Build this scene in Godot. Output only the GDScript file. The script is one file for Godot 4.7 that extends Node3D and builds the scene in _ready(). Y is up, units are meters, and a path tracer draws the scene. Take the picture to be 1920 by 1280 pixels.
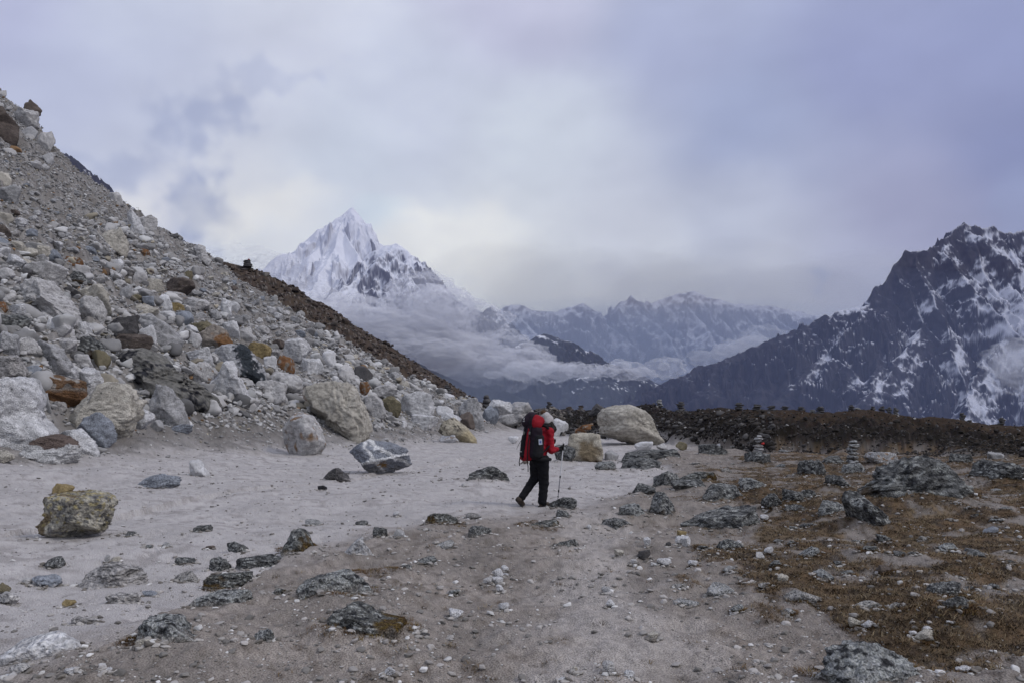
extends Node3D

# ---- lens: a 28 mm lens held level with its picture shifted up; F and HV in pixels of a 1920 x 1280 frame
const F := 1493.0
const HV := 770.0
const EYE := 1.65

var n_big := FastNoiseLite.new()
var n_mid := FastNoiseLite.new()
var n_fine := FastNoiseLite.new()
var n_ridge := FastNoiseLite.new()
var n_cell := FastNoiseLite.new()
var n_rock := FastNoiseLite.new()
var n_cloud := FastNoiseLite.new()
var M := {}
var ico_cache := {}
var used_names := {}
var rng := RandomNumberGenerator.new()
var boxes := []            # picture boxes of the measured rocks, so that loose rubble keeps clear of them


func setup_noise(n: FastNoiseLite, sd: int, freq: float, oct: int, kind := FastNoiseLite.TYPE_SIMPLEX_SMOOTH, frac := FastNoiseLite.FRACTAL_FBM) -> void:
	n.seed = sd
	n.frequency = freq
	n.noise_type = kind
	n.fractal_type = frac
	n.fractal_octaves = oct


func numbered(called: String) -> String:
	var k: int = used_names.get(called, 0)
	used_names[called] = k + 1
	return called if k == 0 else "%s_%03d" % [called, k]


func tag(o: Node3D, label: String, category := "", group := "", kind := "") -> Node3D:
	if label: o.set_meta("label", label)
	if category: o.set_meta("category", category)
	if group: o.set_meta("group", group)
	if kind: o.set_meta("kind", kind)
	return o


func put(called: String, mesh: Mesh, mat: Material, parent: Node = null, at := Vector3.ZERO) -> MeshInstance3D:
	var o := MeshInstance3D.new()
	o.mesh = mesh
	o.material_override = null
	for k in mesh.get_surface_count():
		o.set_surface_override_material(k, mat)
	o.position = at
	if parent:
		o.name = called
		parent.add_child(o, true)
	else:
		o.name = numbered(called)
		add_child(o, true)
	return o


func thing(called: String, at: Vector3, turn := 0.0) -> Node3D:
	var o := Node3D.new()
	o.name = numbered(called)
	add_child(o, true)
	o.position = at
	o.rotation.y = turn
	return o


func srgb(r: float, g: float, b: float) -> Color:
	return Color(r / 255.0, g / 255.0, b / 255.0).srgb_to_linear()


func ray(u: float, v: float) -> Vector2:
	return Vector2((u - 960.0) / F, (HV - v) / F)


func spot(u: float, v: float, d: float) -> Vector3:
	return Vector3((u - 960.0) / F * d, EYE + (HV - v) / F * d, -d)


func table(t: PackedFloat32Array, x: float) -> float:      # piecewise linear: x0, y0, x1, y1 ...
	var n := t.size()
	if x <= t[0]: return t[1]
	var i := 2
	while i < n:
		if x < t[i]:
			var k := (x - t[i - 2]) / (t[i] - t[i - 2])
			return t[i - 1] + (t[i + 1] - t[i - 1]) * k
		i += 2
	return t[n - 1]


# ------------------------------------------------------------------ materials
func noise_tex(size: int, freq: float, oct: int, sd: int, lo: Color, hi: Color, kind := FastNoiseLite.TYPE_SIMPLEX, a := 0.0, b := 1.0) -> NoiseTexture2D:
	var n := FastNoiseLite.new()
	setup_noise(n, sd, freq, oct, kind)
	var t := NoiseTexture2D.new()
	t.width = size
	t.height = size
	t.seamless = true
	t.seamless_blend_skirt = 0.2
	t.noise = n
	var g := Gradient.new()
	g.offsets = PackedFloat32Array([a, b])
	g.colors = PackedColorArray([lo, hi])
	t.color_ramp = g
	return t


func surf(rough: float, tex: Texture2D, scale: float, bump: Texture2D = null, bump_cm := 0.0, color := Color.WHITE, world := true) -> StandardMaterial3D:
	var m := StandardMaterial3D.new()
	m.albedo_color = color
	m.roughness = rough
	m.metallic_specular = 0.25
	m.vertex_color_use_as_albedo = true
	if tex:
		m.albedo_texture = tex
	if tex or bump:
		m.uv1_triplanar = true
		m.uv1_world_triplanar = world
		m.uv1_scale = Vector3(scale, scale, scale)
		m.uv1_triplanar_sharpness = 3.0
	if bump:
		m.heightmap_enabled = true
		m.heightmap_texture = bump
		m.heightmap_scale = bump_cm
	return m


func with_detail(m: StandardMaterial3D, t: Texture2D, scale: float) -> StandardMaterial3D:
	m.detail_enabled = true
	m.detail_blend_mode = BaseMaterial3D.BLEND_MODE_MUL
	m.detail_albedo = t
	m.detail_uv_layer = BaseMaterial3D.DETAIL_UV_2
	m.uv2_triplanar = true
	m.uv2_world_triplanar = true
	m.uv2_scale = Vector3(scale, scale * 1.5, scale)
	m.uv2_triplanar_sharpness = 3.0
	return m


func crack_tex() -> ImageTexture:                          # fissures and dull stains of weathered stone
	var a := FastNoiseLite.new()
	setup_noise(a, 71, 0.006, 5, FastNoiseLite.TYPE_SIMPLEX_SMOOTH, FastNoiseLite.FRACTAL_RIDGED)
	var b := FastNoiseLite.new()
	setup_noise(b, 72, 0.02, 5)
	var ia := a.get_seamless_image(768, 768)
	var ib := b.get_seamless_image(768, 768)
	var im := Image.create(768, 768, false, Image.FORMAT_RGB8)
	for y in 768:
		for x in 768:
			var r := ia.get_pixel(x, y).r
			var q := ib.get_pixel(x, y).r
			var k := 1.0 - 0.5 * smoothstep(0.84, 0.96, r + 0.1 * (q - 0.5)) - 0.14 * smoothstep(0.42, 0.7, q)
			im.set_pixel(x, y, Color(k, k, k * 1.0))
	return ImageTexture.create_from_image(im)


func flat(color: Color, rough := 0.8, spec := 0.3) -> StandardMaterial3D:
	var m := StandardMaterial3D.new()
	m.albedo_color = color.linear_to_srgb()
	m.roughness = rough
	m.metallic_specular = spec
	return m


func make_materials() -> void:
	var grain := noise_tex(1024, 0.022, 6, 3, Color(0.76, 0.76, 0.77), Color(1, 1, 1), FastNoiseLite.TYPE_SIMPLEX, 0.25, 0.62)
	var bump := noise_tex(1024, 0.02, 6, 5, Color.BLACK, Color.WHITE)
	var gbump := noise_tex(1024, 0.05, 6, 9, Color.BLACK, Color.WHITE)
	var gtex := noise_tex(1024, 0.09, 6, 7, Color(0.74, 0.73, 0.73), Color(1, 1, 1), FastNoiseLite.TYPE_SIMPLEX, 0.2, 0.6)
	var blot := noise_tex(1024, 0.05, 6, 15, Color(0.68, 0.69, 0.68), Color(1, 1, 1), FastNoiseLite.TYPE_SIMPLEX, 0.3, 0.66)
	var crack := crack_tex()
	M.rock = with_detail(surf(0.92, grain, 0.7, bump, 4.0), crack, 0.16)
	M.lichen = with_detail(surf(0.95, blot, 0.9, bump, 4.0), crack, 0.3)
	M.ground = surf(0.97, gtex, 0.6, gbump, 0.9)
	M.scree = surf(0.97, gtex, 0.3, gbump, 5.0)
	M.rubble = surf(0.95, null, 1.0)
	M.mountain = surf(0.95, null, 1.0)
	M.grass = surf(0.95, null, 1.0)
	M.stone = surf(0.9, grain, 3.0, bump, 1.5)


# ------------------------------------------------------------------ the lie of the land
var T_bank_base := PackedFloat32Array([600, 150, 880, 140, 1000, 110, 1050, 96, 1180, 84, 1300, 74, 1400, 56, 1450, 51, 1600, 47, 1750, 43, 1920, 38, 2300, 34])
var T_bank_top := PackedFloat32Array([600, 800, 860, 778, 940, 772, 1000, 768, 1040, 765, 1110, 768, 1150, 764, 1205, 757, 1222, 758, 1262, 770, 1300, 768, 1345, 764, 1390, 769, 1500, 770, 1560, 774, 1600, 771, 1650, 773, 1700, 779, 1800, 787, 1850, 797, 1920, 801, 2300, 815])
var T_crest := PackedFloat32Array([-600, -290, -300, -55, -60, 120, 0, 172, 40, 215, 75, 245, 100, 275, 160, 330, 250, 395, 300, 430, 360, 465, 400, 490, 460, 530, 560, 592, 640, 642, 700, 677, 800, 727, 870, 752, 905, 768, 960, 790])
var T_line := PackedFloat32Array([-6, 3.6, -3.3, 5.0, -2.8, 6.0, -2.66, 9.3, -0.93, 12.5, 1.25, 13.4, 3.4, 19, 5.8, 28, 9, 60])
var T_grass := PackedFloat32Array([0, 1.0, 4.8, 1.25, 8.8, 1.25, 13.9, 2.6, 20, 4.0, 26, 6.0, 40, 11, 70, 24])
var crest_d := PackedFloat32Array()


func base_height(d: float) -> float:
	return -0.03 * clampf(d - 16.0, 0.0, 44.0)


func slope_s(x: float, d: float) -> float:               # metres uphill from the foot of the scree
	return 0.985 * (-15.5 - x) + 0.174 * (d - 33.0)


func make_crest() -> void:
	crest_d = PackedFloat32Array()
	var u := -600.0
	while u <= 960.0:
		var r := ray(u, table(T_crest, u))
		var k := 0.66 * (0.174 - 0.985 * r.x) - r.y
		crest_d.append(u)
		crest_d.append(clampf(16.81 / maxf(k, 0.02), 60.0, 190.0))
		u += 20.0


# soil heaped against the bedded rocks, on a grid of 0.2 m over the near ground
var heap := PackedFloat32Array()
var heap_on := false
const HX := 300
const HD := 260


func lay_heaps() -> void:
	heap.resize(HX * HD)
	for t in contacts:
		var rad: float = t[2] * 1.9 + 0.12
		var rd: float = t[3] * 1.9 + 0.12
		var high: float = minf(t[4] * 0.28, 0.2)
		for j in range(maxi(0, int((t[1] - rd) / 0.2)), mini(HD - 1, int((t[1] + rd) / 0.2) + 1) + 1):
			for i in range(maxi(0, int((t[0] - rad + 24.0) / 0.2)), mini(HX - 1, int((t[0] + rad + 24.0) / 0.2) + 1) + 1):
				var q := Vector2((i * 0.2 - 24.0 - t[0]) / rad, (j * 0.2 - t[1]) / rd).length()
				if q < 1.0: heap[j * HX + i] = maxf(heap[j * HX + i], high * (1.0 - q * q) * (1.0 - q * q))
	contacts.clear()


func heap_at(x: float, d: float) -> float:
	var fx := (x + 24.0) / 0.2
	var fd := d / 0.2
	if fx < 0.0 or fd < 0.0 or fx >= HX - 1.0 or fd >= HD - 1.0: return 0.0
	var i := int(fx)
	var j := int(fd)
	fx -= i
	fd -= j
	var k := j * HX + i
	return lerpf(lerpf(heap[k], heap[k + 1], fx), lerpf(heap[k + HX], heap[k + HX + 1], fx), fd)


# height; mask[0] sand, [1] grass, [2] bank, [3] scree
var mk := PackedFloat32Array([0, 0, 0, 0])
func land(x: float, d: float, fine := true) -> float:
	var dd := maxf(d, 0.0)
	var u := 960.0 + F * clampf(x / maxf(d, 0.5), -1.6, 1.6)
	var b := n_mid.get_noise_2d(x * 0.16, d * 0.16)
	var c := n_mid.get_noise_2d(x * 0.9 + 50.0, d * 0.9)
	var h := base_height(dd) + 0.22 * b
	var edge := dd - table(T_line, x) + c * 1.1 + b * 0.8
	var sand := smoothstep(-1.8, 2.2, edge) * (1.0 - smoothstep(4.5, 9.0, x - 0.12 * dd))
	var grass := smoothstep(-0.3, 1.6, x - table(T_grass, dd) + b * 2.0 + c * 0.9)
	if d < 0.5: sand = 0.0
	h -= 0.14 * sand
	h += (0.05 * c + 0.045 * n_mid.get_noise_2d(x * 2.1 + 5.0, d * 1.7)) * (1.0 - 0.75 * sand) + 0.1 * grass * absf(n_mid.get_noise_2d(x * 0.45, d * 0.45 + 90.0))
	if fine:
		var e := n_fine.get_noise_2d(x * 3.0, d * 3.0)
		h += (0.022 - 0.014 * sand) * e
	if sand > 0.3: h -= 0.024 * sand * smoothstep(0.12, 0.4, n_fine.get_noise_2d(x * 2.3 + 40.0, d * 2.3))
	if heap_on: h += heap_at(x, d) * (1.0 + 0.5 * c)
	var bank := 0.0
	var scree := 0.0
	if d > 25.0:
		var bd := table(T_bank_base, u) + b * 3.0
		if d > bd and u > 700.0:
			var cd := bd + 15.0
			var top := EYE + (HV - table(T_bank_top, u)) / F * cd + 0.3 * n_mid.get_noise_2d(x * 0.3 + 7.0, 3.0)
			var t := (d - bd) / 15.0
			bank = clampf(t * 8.0, 0.0, 1.0)
			if t < 1.0:
				var q := t / (t + 0.28) * 1.28
				h = lerpf(h, top, q) + (0.5 * n_mid.get_noise_2d(x * 0.7, d * 0.7) + 0.35 * n_cell.get_noise_2d(x * 2.0, d * 2.0 + 9.0)) * sin(minf(t, 1.0) * PI) * 0.9
			else:
				h = top - 0.30 * (d - cd) - 0.0008 * (d - cd) * (d - cd)
	var s := slope_s(x, dd)
	if s > -12.0 and d > 4.0:
		var rise := 0.33 * (s + sqrt(s * s + 6.0))
		var cdp := table(crest_d, u)
		scree = smoothstep(-3.0, 1.5, s + c * 1.5)
		var amp := clampf(rise * 0.25, 0.0, 1.0)
		var hh := rise + amp * (1.1 * n_mid.get_noise_2d(x * 0.22 + 30.0, d * 0.22) + 0.5 * n_mid.get_noise_2d(x * 0.8, d * 0.8 + 70.0))
		var flat_h := base_height(dd) + 0.22 * b - 0.14 * sand * (1.0 - scree)
		var sh := flat_h + hh
		if d > cdp:
			sh = flat_h + hh - 1.1 * (d - cdp)
		if sh > h or scree > 0.0 and bank <= 0.0:
			h = maxf(sh, h) if bank > 0.0 else sh + (h - flat_h) * (1.0 - scree)
			if sh >= h - 0.05: bank = 0.0
	if d > 150.0:
		h = minf(h, maxf(-420.0, h - 0.5 * (d - 150.0)))
		h = maxf(h, -420.0 - 0.002 * d)
	mk[0] = sand
	mk[1] = grass
	mk[2] = bank
	mk[3] = scree
	return h


func hit(u: float, v: float) -> Vector3:
	var r := ray(u, v)
	var d := 2.5
	var last := d
	while d < 190.0:
		if EYE + r.y * d <= land(r.x * d, d, false):
			var a := last
			var b := d
			for i in 12:
				var m := (a + b) * 0.5
				if EYE + r.y * m <= land(r.x * m, m, false): b = m
				else: a = m
			return Vector3(r.x * b, EYE + r.y * b, -b)
		last = d
		d *= 1.012
	return Vector3(r.x * 110.0, EYE + r.y * 110.0, -110.0)


func turf(x: float, d: float, grass: float, a: float, b: float, e: float) -> float:
	return smoothstep(-0.1, 0.44, a * 1.2 + 0.5 * b + 0.7 * e + (grass - 0.93) * 0.9 + 0.1 + 0.012 * minf(d, 16.0)) * clampf(grass * 1.25, 0.0, 1.0)


func land_color(x: float, d: float, h: float) -> Color:   # after land(): uses its masks
	var sand := mk[0]
	var grass := mk[1]
	var a := n_fine.get_noise_2d(x * 0.8, d * 0.8 + 33.0)
	var b := n_fine.get_noise_2d(x * 4.2 + 7.0, d * 3.0)
	var e := n_mid.get_noise_2d(x * 0.35, d * 0.35 + 200.0)
	var c := Color(0.25, 0.222, 0.198) * (1.0 + 0.3 * a + 0.2 * e)
	c = c.lerp(Color(0.14, 0.118, 0.1), smoothstep(0.0, 0.42, b + 0.4 * e) * 0.66)
	var trail := 0.2 + 0.085 * d - x + 0.5 * a
	c = c.lerp(Color(0.38, 0.352, 0.33), smoothstep(0.8, 0.15, absf(trail)) * smoothstep(15.0, 12.0, d) * 0.75)
	c *= 1.0 + 0.42 * n_fine.get_noise_2d(x * 11.0, d * 11.0) * (1.0 - 0.7 * sand)
	var silt := Color(0.45, 0.428, 0.418) * (1.0 + 0.12 * a + 0.08 * b + 0.16 * e)
	silt = silt.lerp(Color(0.27, 0.25, 0.24), smoothstep(0.16, 0.5, n_fine.get_noise_2d(x * 1.4 - 70.0, d * 2.2) + 0.5 * e) * 0.6)
	silt *= 1.0 + 0.25 * minf(n_fine.get_noise_2d(x * 7.0, d * 7.0), 0.0)
	c = c.lerp(silt, sand)
	var tuft := turf(x, d, grass, a, b, e)
	var g := Color(0.135, 0.088, 0.048).lerp(Color(0.05, 0.037, 0.027), smoothstep(-0.2, 0.35, n_fine.get_noise_2d(x * 1.7 + 80.0, d * 1.7)))
	g = g.lerp(Color(0.165, 0.12, 0.072), smoothstep(0.1, 0.5, n_fine.get_noise_2d(x * 0.6, d * 0.6 - 60.0)))
	g *= 1.0 + 0.5 * n_fine.get_noise_2d(x * 9.0, d * 9.0)
	var dust := Color(0.235, 0.21, 0.19) * (1.0 + 0.3 * b)
	dust = dust.lerp(Color(0.085, 0.07, 0.06), smoothstep(0.05, 0.45, n_fine.get_noise_2d(x * 5.5 + 20.0, d * 5.5)) * 0.8)
	c = c.lerp(dust, grass * 0.85)
	c = c.lerp(g, tuft * 0.92)
	if heap_on:
		var hp := smoothstep(0.03, 0.14, heap_at(x, d))
		c = c.lerp(Color(0.15, 0.115, 0.082).lerp(Color(0.085, 0.062, 0.042), smoothstep(-0.2, 0.3, b)), hp * (0.45 + 0.4 * grass) * (1.0 - 0.7 * sand) * smoothstep(-0.35, 0.15, b + a))
	if mk[3] > 0.0:
		var gr := Color(0.3, 0.285, 0.272) * (1.0 + 0.35 * b + 0.2 * a)
		gr = gr.lerp(Color(0.22, 0.205, 0.19), smoothstep(0.0, 0.5, e + 0.2))
		var fu := 960.0 + F * x / d
		var fan := smoothstep(330, 400, fu) * smoothstep(640, 560, fu) * smoothstep(5.0, 1.0, slope_s(x, d) + 2.0 * e)
		gr = gr.lerp(Color(0.19, 0.175, 0.16) * (1.0 + 0.5 * b), fan * 0.85)
		c = c.lerp(gr, mk[3])
	if mk[2] > 0.0:
		var u := 960.0 + F * x / d
		var topness := smoothstep(0.25, 0.7, (d - table(T_bank_base, u)) / 15.0 + 0.25 * a)
		var k := Color(0.016, 0.013, 0.011).lerp(Color(0.055, 0.045, 0.038), smoothstep(0.05, 0.5, b + a * 0.4))
		k = k.lerp(Color(0.056, 0.038, 0.025) * (1.0 + 0.5 * b), topness * smoothstep(1150, 1500, u))
		k = k.lerp(Color(0.19, 0.17, 0.155), smoothstep(0.5, 0.75, b - a * 0.3) * 0.7)
		k = k.lerp(Color(0.2, 0.18, 0.165) * (1.0 + 0.5 * b), 1.0 - smoothstep(940, 1090, u))
		c = c.lerp(k, mk[2])
	c.a = 1.0
	return c


func grid_mesh(v: PackedVector3Array, c: PackedColorArray, cols: int, rows: int, pick := PackedByteArray(), want := 0) -> ArrayMesh:
	var n := PackedVector3Array()
	n.resize(v.size())
	for j in rows:
		for i in cols:
			var k := j * cols + i
			var l := v[k - 1] if i > 0 else v[k]
			var r := v[k + 1] if i < cols - 1 else v[k]
			var a := v[k - cols] if j > 0 else v[k]
			var b := v[k + cols] if j < rows - 1 else v[k]
			var q := (r - l).cross(b - a)
			n[k] = (q if q.y >= 0.0 else -q).normalized()
	var idx := PackedInt32Array()
	var use_pick := pick.size() > 0
	for j in rows - 1:
		for i in cols - 1:
			var k := j * cols + i
			if use_pick and pick[k] != want: continue
			idx.append_array(PackedInt32Array([k, k + cols, k + 1, k + 1, k + cols, k + cols + 1]))
	if use_pick:                                          # keep only the points in use
		var to := PackedInt32Array()
		to.resize(v.size())
		to.fill(-1)
		var v2 := PackedVector3Array()
		var n2 := PackedVector3Array()
		var c2 := PackedColorArray()
		for q in idx.size():
			var k := idx[q]
			if to[k] < 0:
				to[k] = v2.size()
				v2.append(v[k])
				n2.append(n[k])
				c2.append(c[k])
			idx[q] = to[k]
		v = v2
		n = n2
		c = c2
	return to_mesh(v, n, c, idx)


func to_mesh(v: PackedVector3Array, n: PackedVector3Array, c: PackedColorArray, idx: PackedInt32Array) -> ArrayMesh:
	var arr := []
	arr.resize(Mesh.ARRAY_MAX)
	arr[Mesh.ARRAY_VERTEX] = v
	arr[Mesh.ARRAY_NORMAL] = n
	if c.size(): arr[Mesh.ARRAY_COLOR] = c
	arr[Mesh.ARRAY_INDEX] = idx
	var m := ArrayMesh.new()
	m.add_surface_from_arrays(Mesh.PRIMITIVE_TRIANGLES, arr)
	return m


func build_land() -> void:
	var xs := PackedFloat32Array([-9.0, -5.0, -3.5, -2.7, -2.2, -1.9])
	var a := -1.7
	while a < -0.82:
		xs.append(a)
		a += 0.0075
	a = -0.82
	while a < 0.82:
		xs.append(a)
		a += 0.00195
	while a < 1.7:
		xs.append(a)
		a += 0.0075
	xs.append_array(PackedFloat32Array([1.9, 2.2, 2.7, 3.5, 5.0, 9.0]))
	var ds := PackedFloat32Array([0.4, 1.0, 1.8, 2.6, 3.2, 3.7])
	var d := 4.1
	while d < 172.0:
		ds.append(d)
		d *= 1.0078 if d < 60.0 else 1.0066
	d = 176.0
	while d < 13500.0:
		ds.append(d)
		d *= 1.13
	var cols := xs.size()
	var rows := ds.size()
	var v := PackedVector3Array()
	var c := PackedColorArray()
	var pick := PackedByteArray()
	v.resize(cols * rows)
	c.resize(cols * rows)
	pick.resize(cols * rows)
	for j in rows:
		for i in cols:
			var x := clampf(xs[i] * ds[j], -12000.0, 12000.0)
			var k := j * cols + i
			var h := land(x, ds[j], ds[j] < 60.0)
			v[k] = Vector3(x, h, -ds[j])
			if ds[j] < 175.0:
				c[k] = land_color(x, ds[j], h)
				pick[k] = 2 if mk[2] > 0.5 else 1 if mk[3] > 0.5 else 0
			else:
				c[k] = Color(0.26, 0.255, 0.25)
				pick[k] = 0
	tag(put("ground", grid_mesh(v, c, cols, rows, pick, 0), M.ground), "pale sandy ground with a worn dirt path and brown dry turf", "", "", "structure")
	tag(put("scree_terrain", grid_mesh(v, c, cols, rows, pick, 1), M.scree), "grey gravel bed of the scree slope rising beside the sand", "", "", "structure")
	tag(put("bank_terrain", grid_mesh(v, c, cols, rows, pick, 2), M.scree), "low dark earth bank that closes the flat before the valley", "", "", "structure")
	# the ground behind the camera
	v = PackedVector3Array()
	c = PackedColorArray()
	for j in 12:
		for i in 31:
			var x := (i - 15.0) * 8.0
			var dd := 0.4 - j * 9.0
			v.append(Vector3(x, land(x, dd, false), -dd))
			c.append(land_color(x, dd, 0.0))
	tag(put("ground", grid_mesh(v, c, 31, 12), M.ground), "path ground behind the viewpoint", "", "", "structure")


# ------------------------------------------------------------------ mountains: ridge lines with spurs, weathered by ridged noise
func crest_line(pts: Array, d0: float, d1: float) -> Array:          # pixel pairs -> world points, depth running from d0 to d1
	var out := []
	var n: int = pts.size() / 2
	for i in n:
		out.append(spot(pts[2 * i], pts[2 * i + 1], lerpf(d0, d1, float(i) / (n - 1))))
	return out


func add_spurs(segs: Array, line: Array, r: RandomNumberGenerator, spacing: float, length: float, fall: float, steep: float, lean := 0.0) -> void:
	for i in line.size() - 1:
		var a: Vector3 = line[i]
		var b: Vector3 = line[i + 1]
		var n := maxi(1, int(a.distance_to(b) / spacing))
		for k in n:
			var p := a.lerp(b, (k + r.randf()) / n)
			p.y -= 0.015 * length
			var side := lean + r.randf_range(-0.6, 0.6)
			for q in 3:
				var l := length * r.randf_range(0.2, 0.45)
				var e := p + Vector3(side * l, -fall * l * r.randf_range(0.75, 1.3), l)
				segs.append([p, e, steep * r.randf_range(0.85, 1.2)])
				p = e
				side += r.randf_range(-0.5, 0.5)


func mountain(called: String, label: String, u0: float, u1: float, d0: float, d1: float, cols: int, rows: int, segs: Array, soft: float, rough: float, warp: float, scale: float, floor_y: float, tint: Callable, kind := "structure") -> void:
	var ns := segs.size()
	var ax := PackedFloat32Array(); var ad := PackedFloat32Array(); var ay := PackedFloat32Array()
	var bx := PackedFloat32Array(); var bd := PackedFloat32Array(); var by := PackedFloat32Array()
	var il := PackedFloat32Array(); var st := PackedFloat32Array()
	for s in segs:
		ax.append(s[0].x); ad.append(-s[0].z); ay.append(s[0].y)
		bx.append(s[1].x - s[0].x); bd.append(s[0].z - s[1].z); by.append(s[1].y - s[0].y)
		var q: float = bx[-1] * bx[-1] + bd[-1] * bd[-1]
		il.append(1.0 / maxf(q, 1.0)); st.append(s[2])
	var v := PackedVector3Array()
	v.resize(cols * rows)
	var f1 := 1.0 / scale
	for j in rows:
		var d := lerpf(d0, d1, float(j) / (rows - 1))
		for i in cols:
			var x := lerpf(u0, u1, float(i) / (cols - 1))
			x = (x - 960.0) / F * d
			var w1 := n_big.get_noise_2d(x * f1, d * f1)
			var w2 := n_big.get_noise_2d(x * f1 + 300.0, d * f1 + 100.0)
			var px := x + warp * w1
			var pd := d + warp * w2
			var best := -1e9
			var bdist := 0.0
			for k in ns:
				var ex := px - ax[k]
				var ed := pd - ad[k]
				var t := clampf((ex * bx[k] + ed * bd[k]) * il[k], 0.0, 1.0)
				ex -= bx[k] * t
				ed -= bd[k] * t
				var dist := sqrt(ex * ex + ed * ed)
				var y := ay[k] + by[k] * t - st[k] * dist
				if y > best:
					best = y
					bdist = dist
			var rg := n_ridge.get_noise_2d(x * f1 * 1.6, d * f1 * 1.6)
			best += rough * rg * clampf(bdist / soft, 0.12, 1.0) + rough * 0.12 * n_fine.get_noise_2d(x * f1 * 4.0, d * f1 * 4.0)
			v[j * cols + i] = Vector3(x, maxf(best, floor_y), -d)
	var c := PackedColorArray()
	c.resize(v.size())
	for j in rows:
		for i in cols:
			var k := j * cols + i
			var l := v[maxi(i - 1, 0) + j * cols]
			var r := v[mini(i + 1, cols - 1) + j * cols]
			var a := v[maxi(j - 1, 0) * cols + i]
			var b := v[mini(j + 1, rows - 1) * cols + i]
			var n := (r - l).cross(b - a).normalized()
			if n.y < 0.0: n = -n
			c[k] = tint.call(v[k], n)
	tag(put(called, grid_mesh(v, c, cols, rows), M.mountain), label, "", "", kind)
	last_points = v


var hill_points := PackedVector3Array()
var last_points := PackedVector3Array()


func as_segs(line: Array, steep: float) -> Array:
	var out := []
	for i in line.size() - 1:
		out.append([line[i], line[i + 1], steep])
	return out


func snow_mix(p: Vector3, n: Vector3, at: float, soft: float, scale: float, rock: Color, snow: Color, streak := 0.0) -> Color:
	var a := n_fine.get_noise_3d(p.x * scale, p.y * scale * 0.6, p.z * scale)
	var q := n_fine.get_noise_2d((p.x * 0.8 - p.y) * scale * 2.2, (p.x + p.y * 0.8) * scale * 0.5)
	var k := smoothstep(at - soft, at + soft, n.y + 0.3 * a + streak * q)
	var r := rock * (0.8 + 0.5 * n_fine.get_noise_2d(p.x * scale * 3.0 + 40.0, p.y * scale * 5.0))
	var out := r.lerp(snow, k)
	out.a = 1.0
	return out


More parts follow.
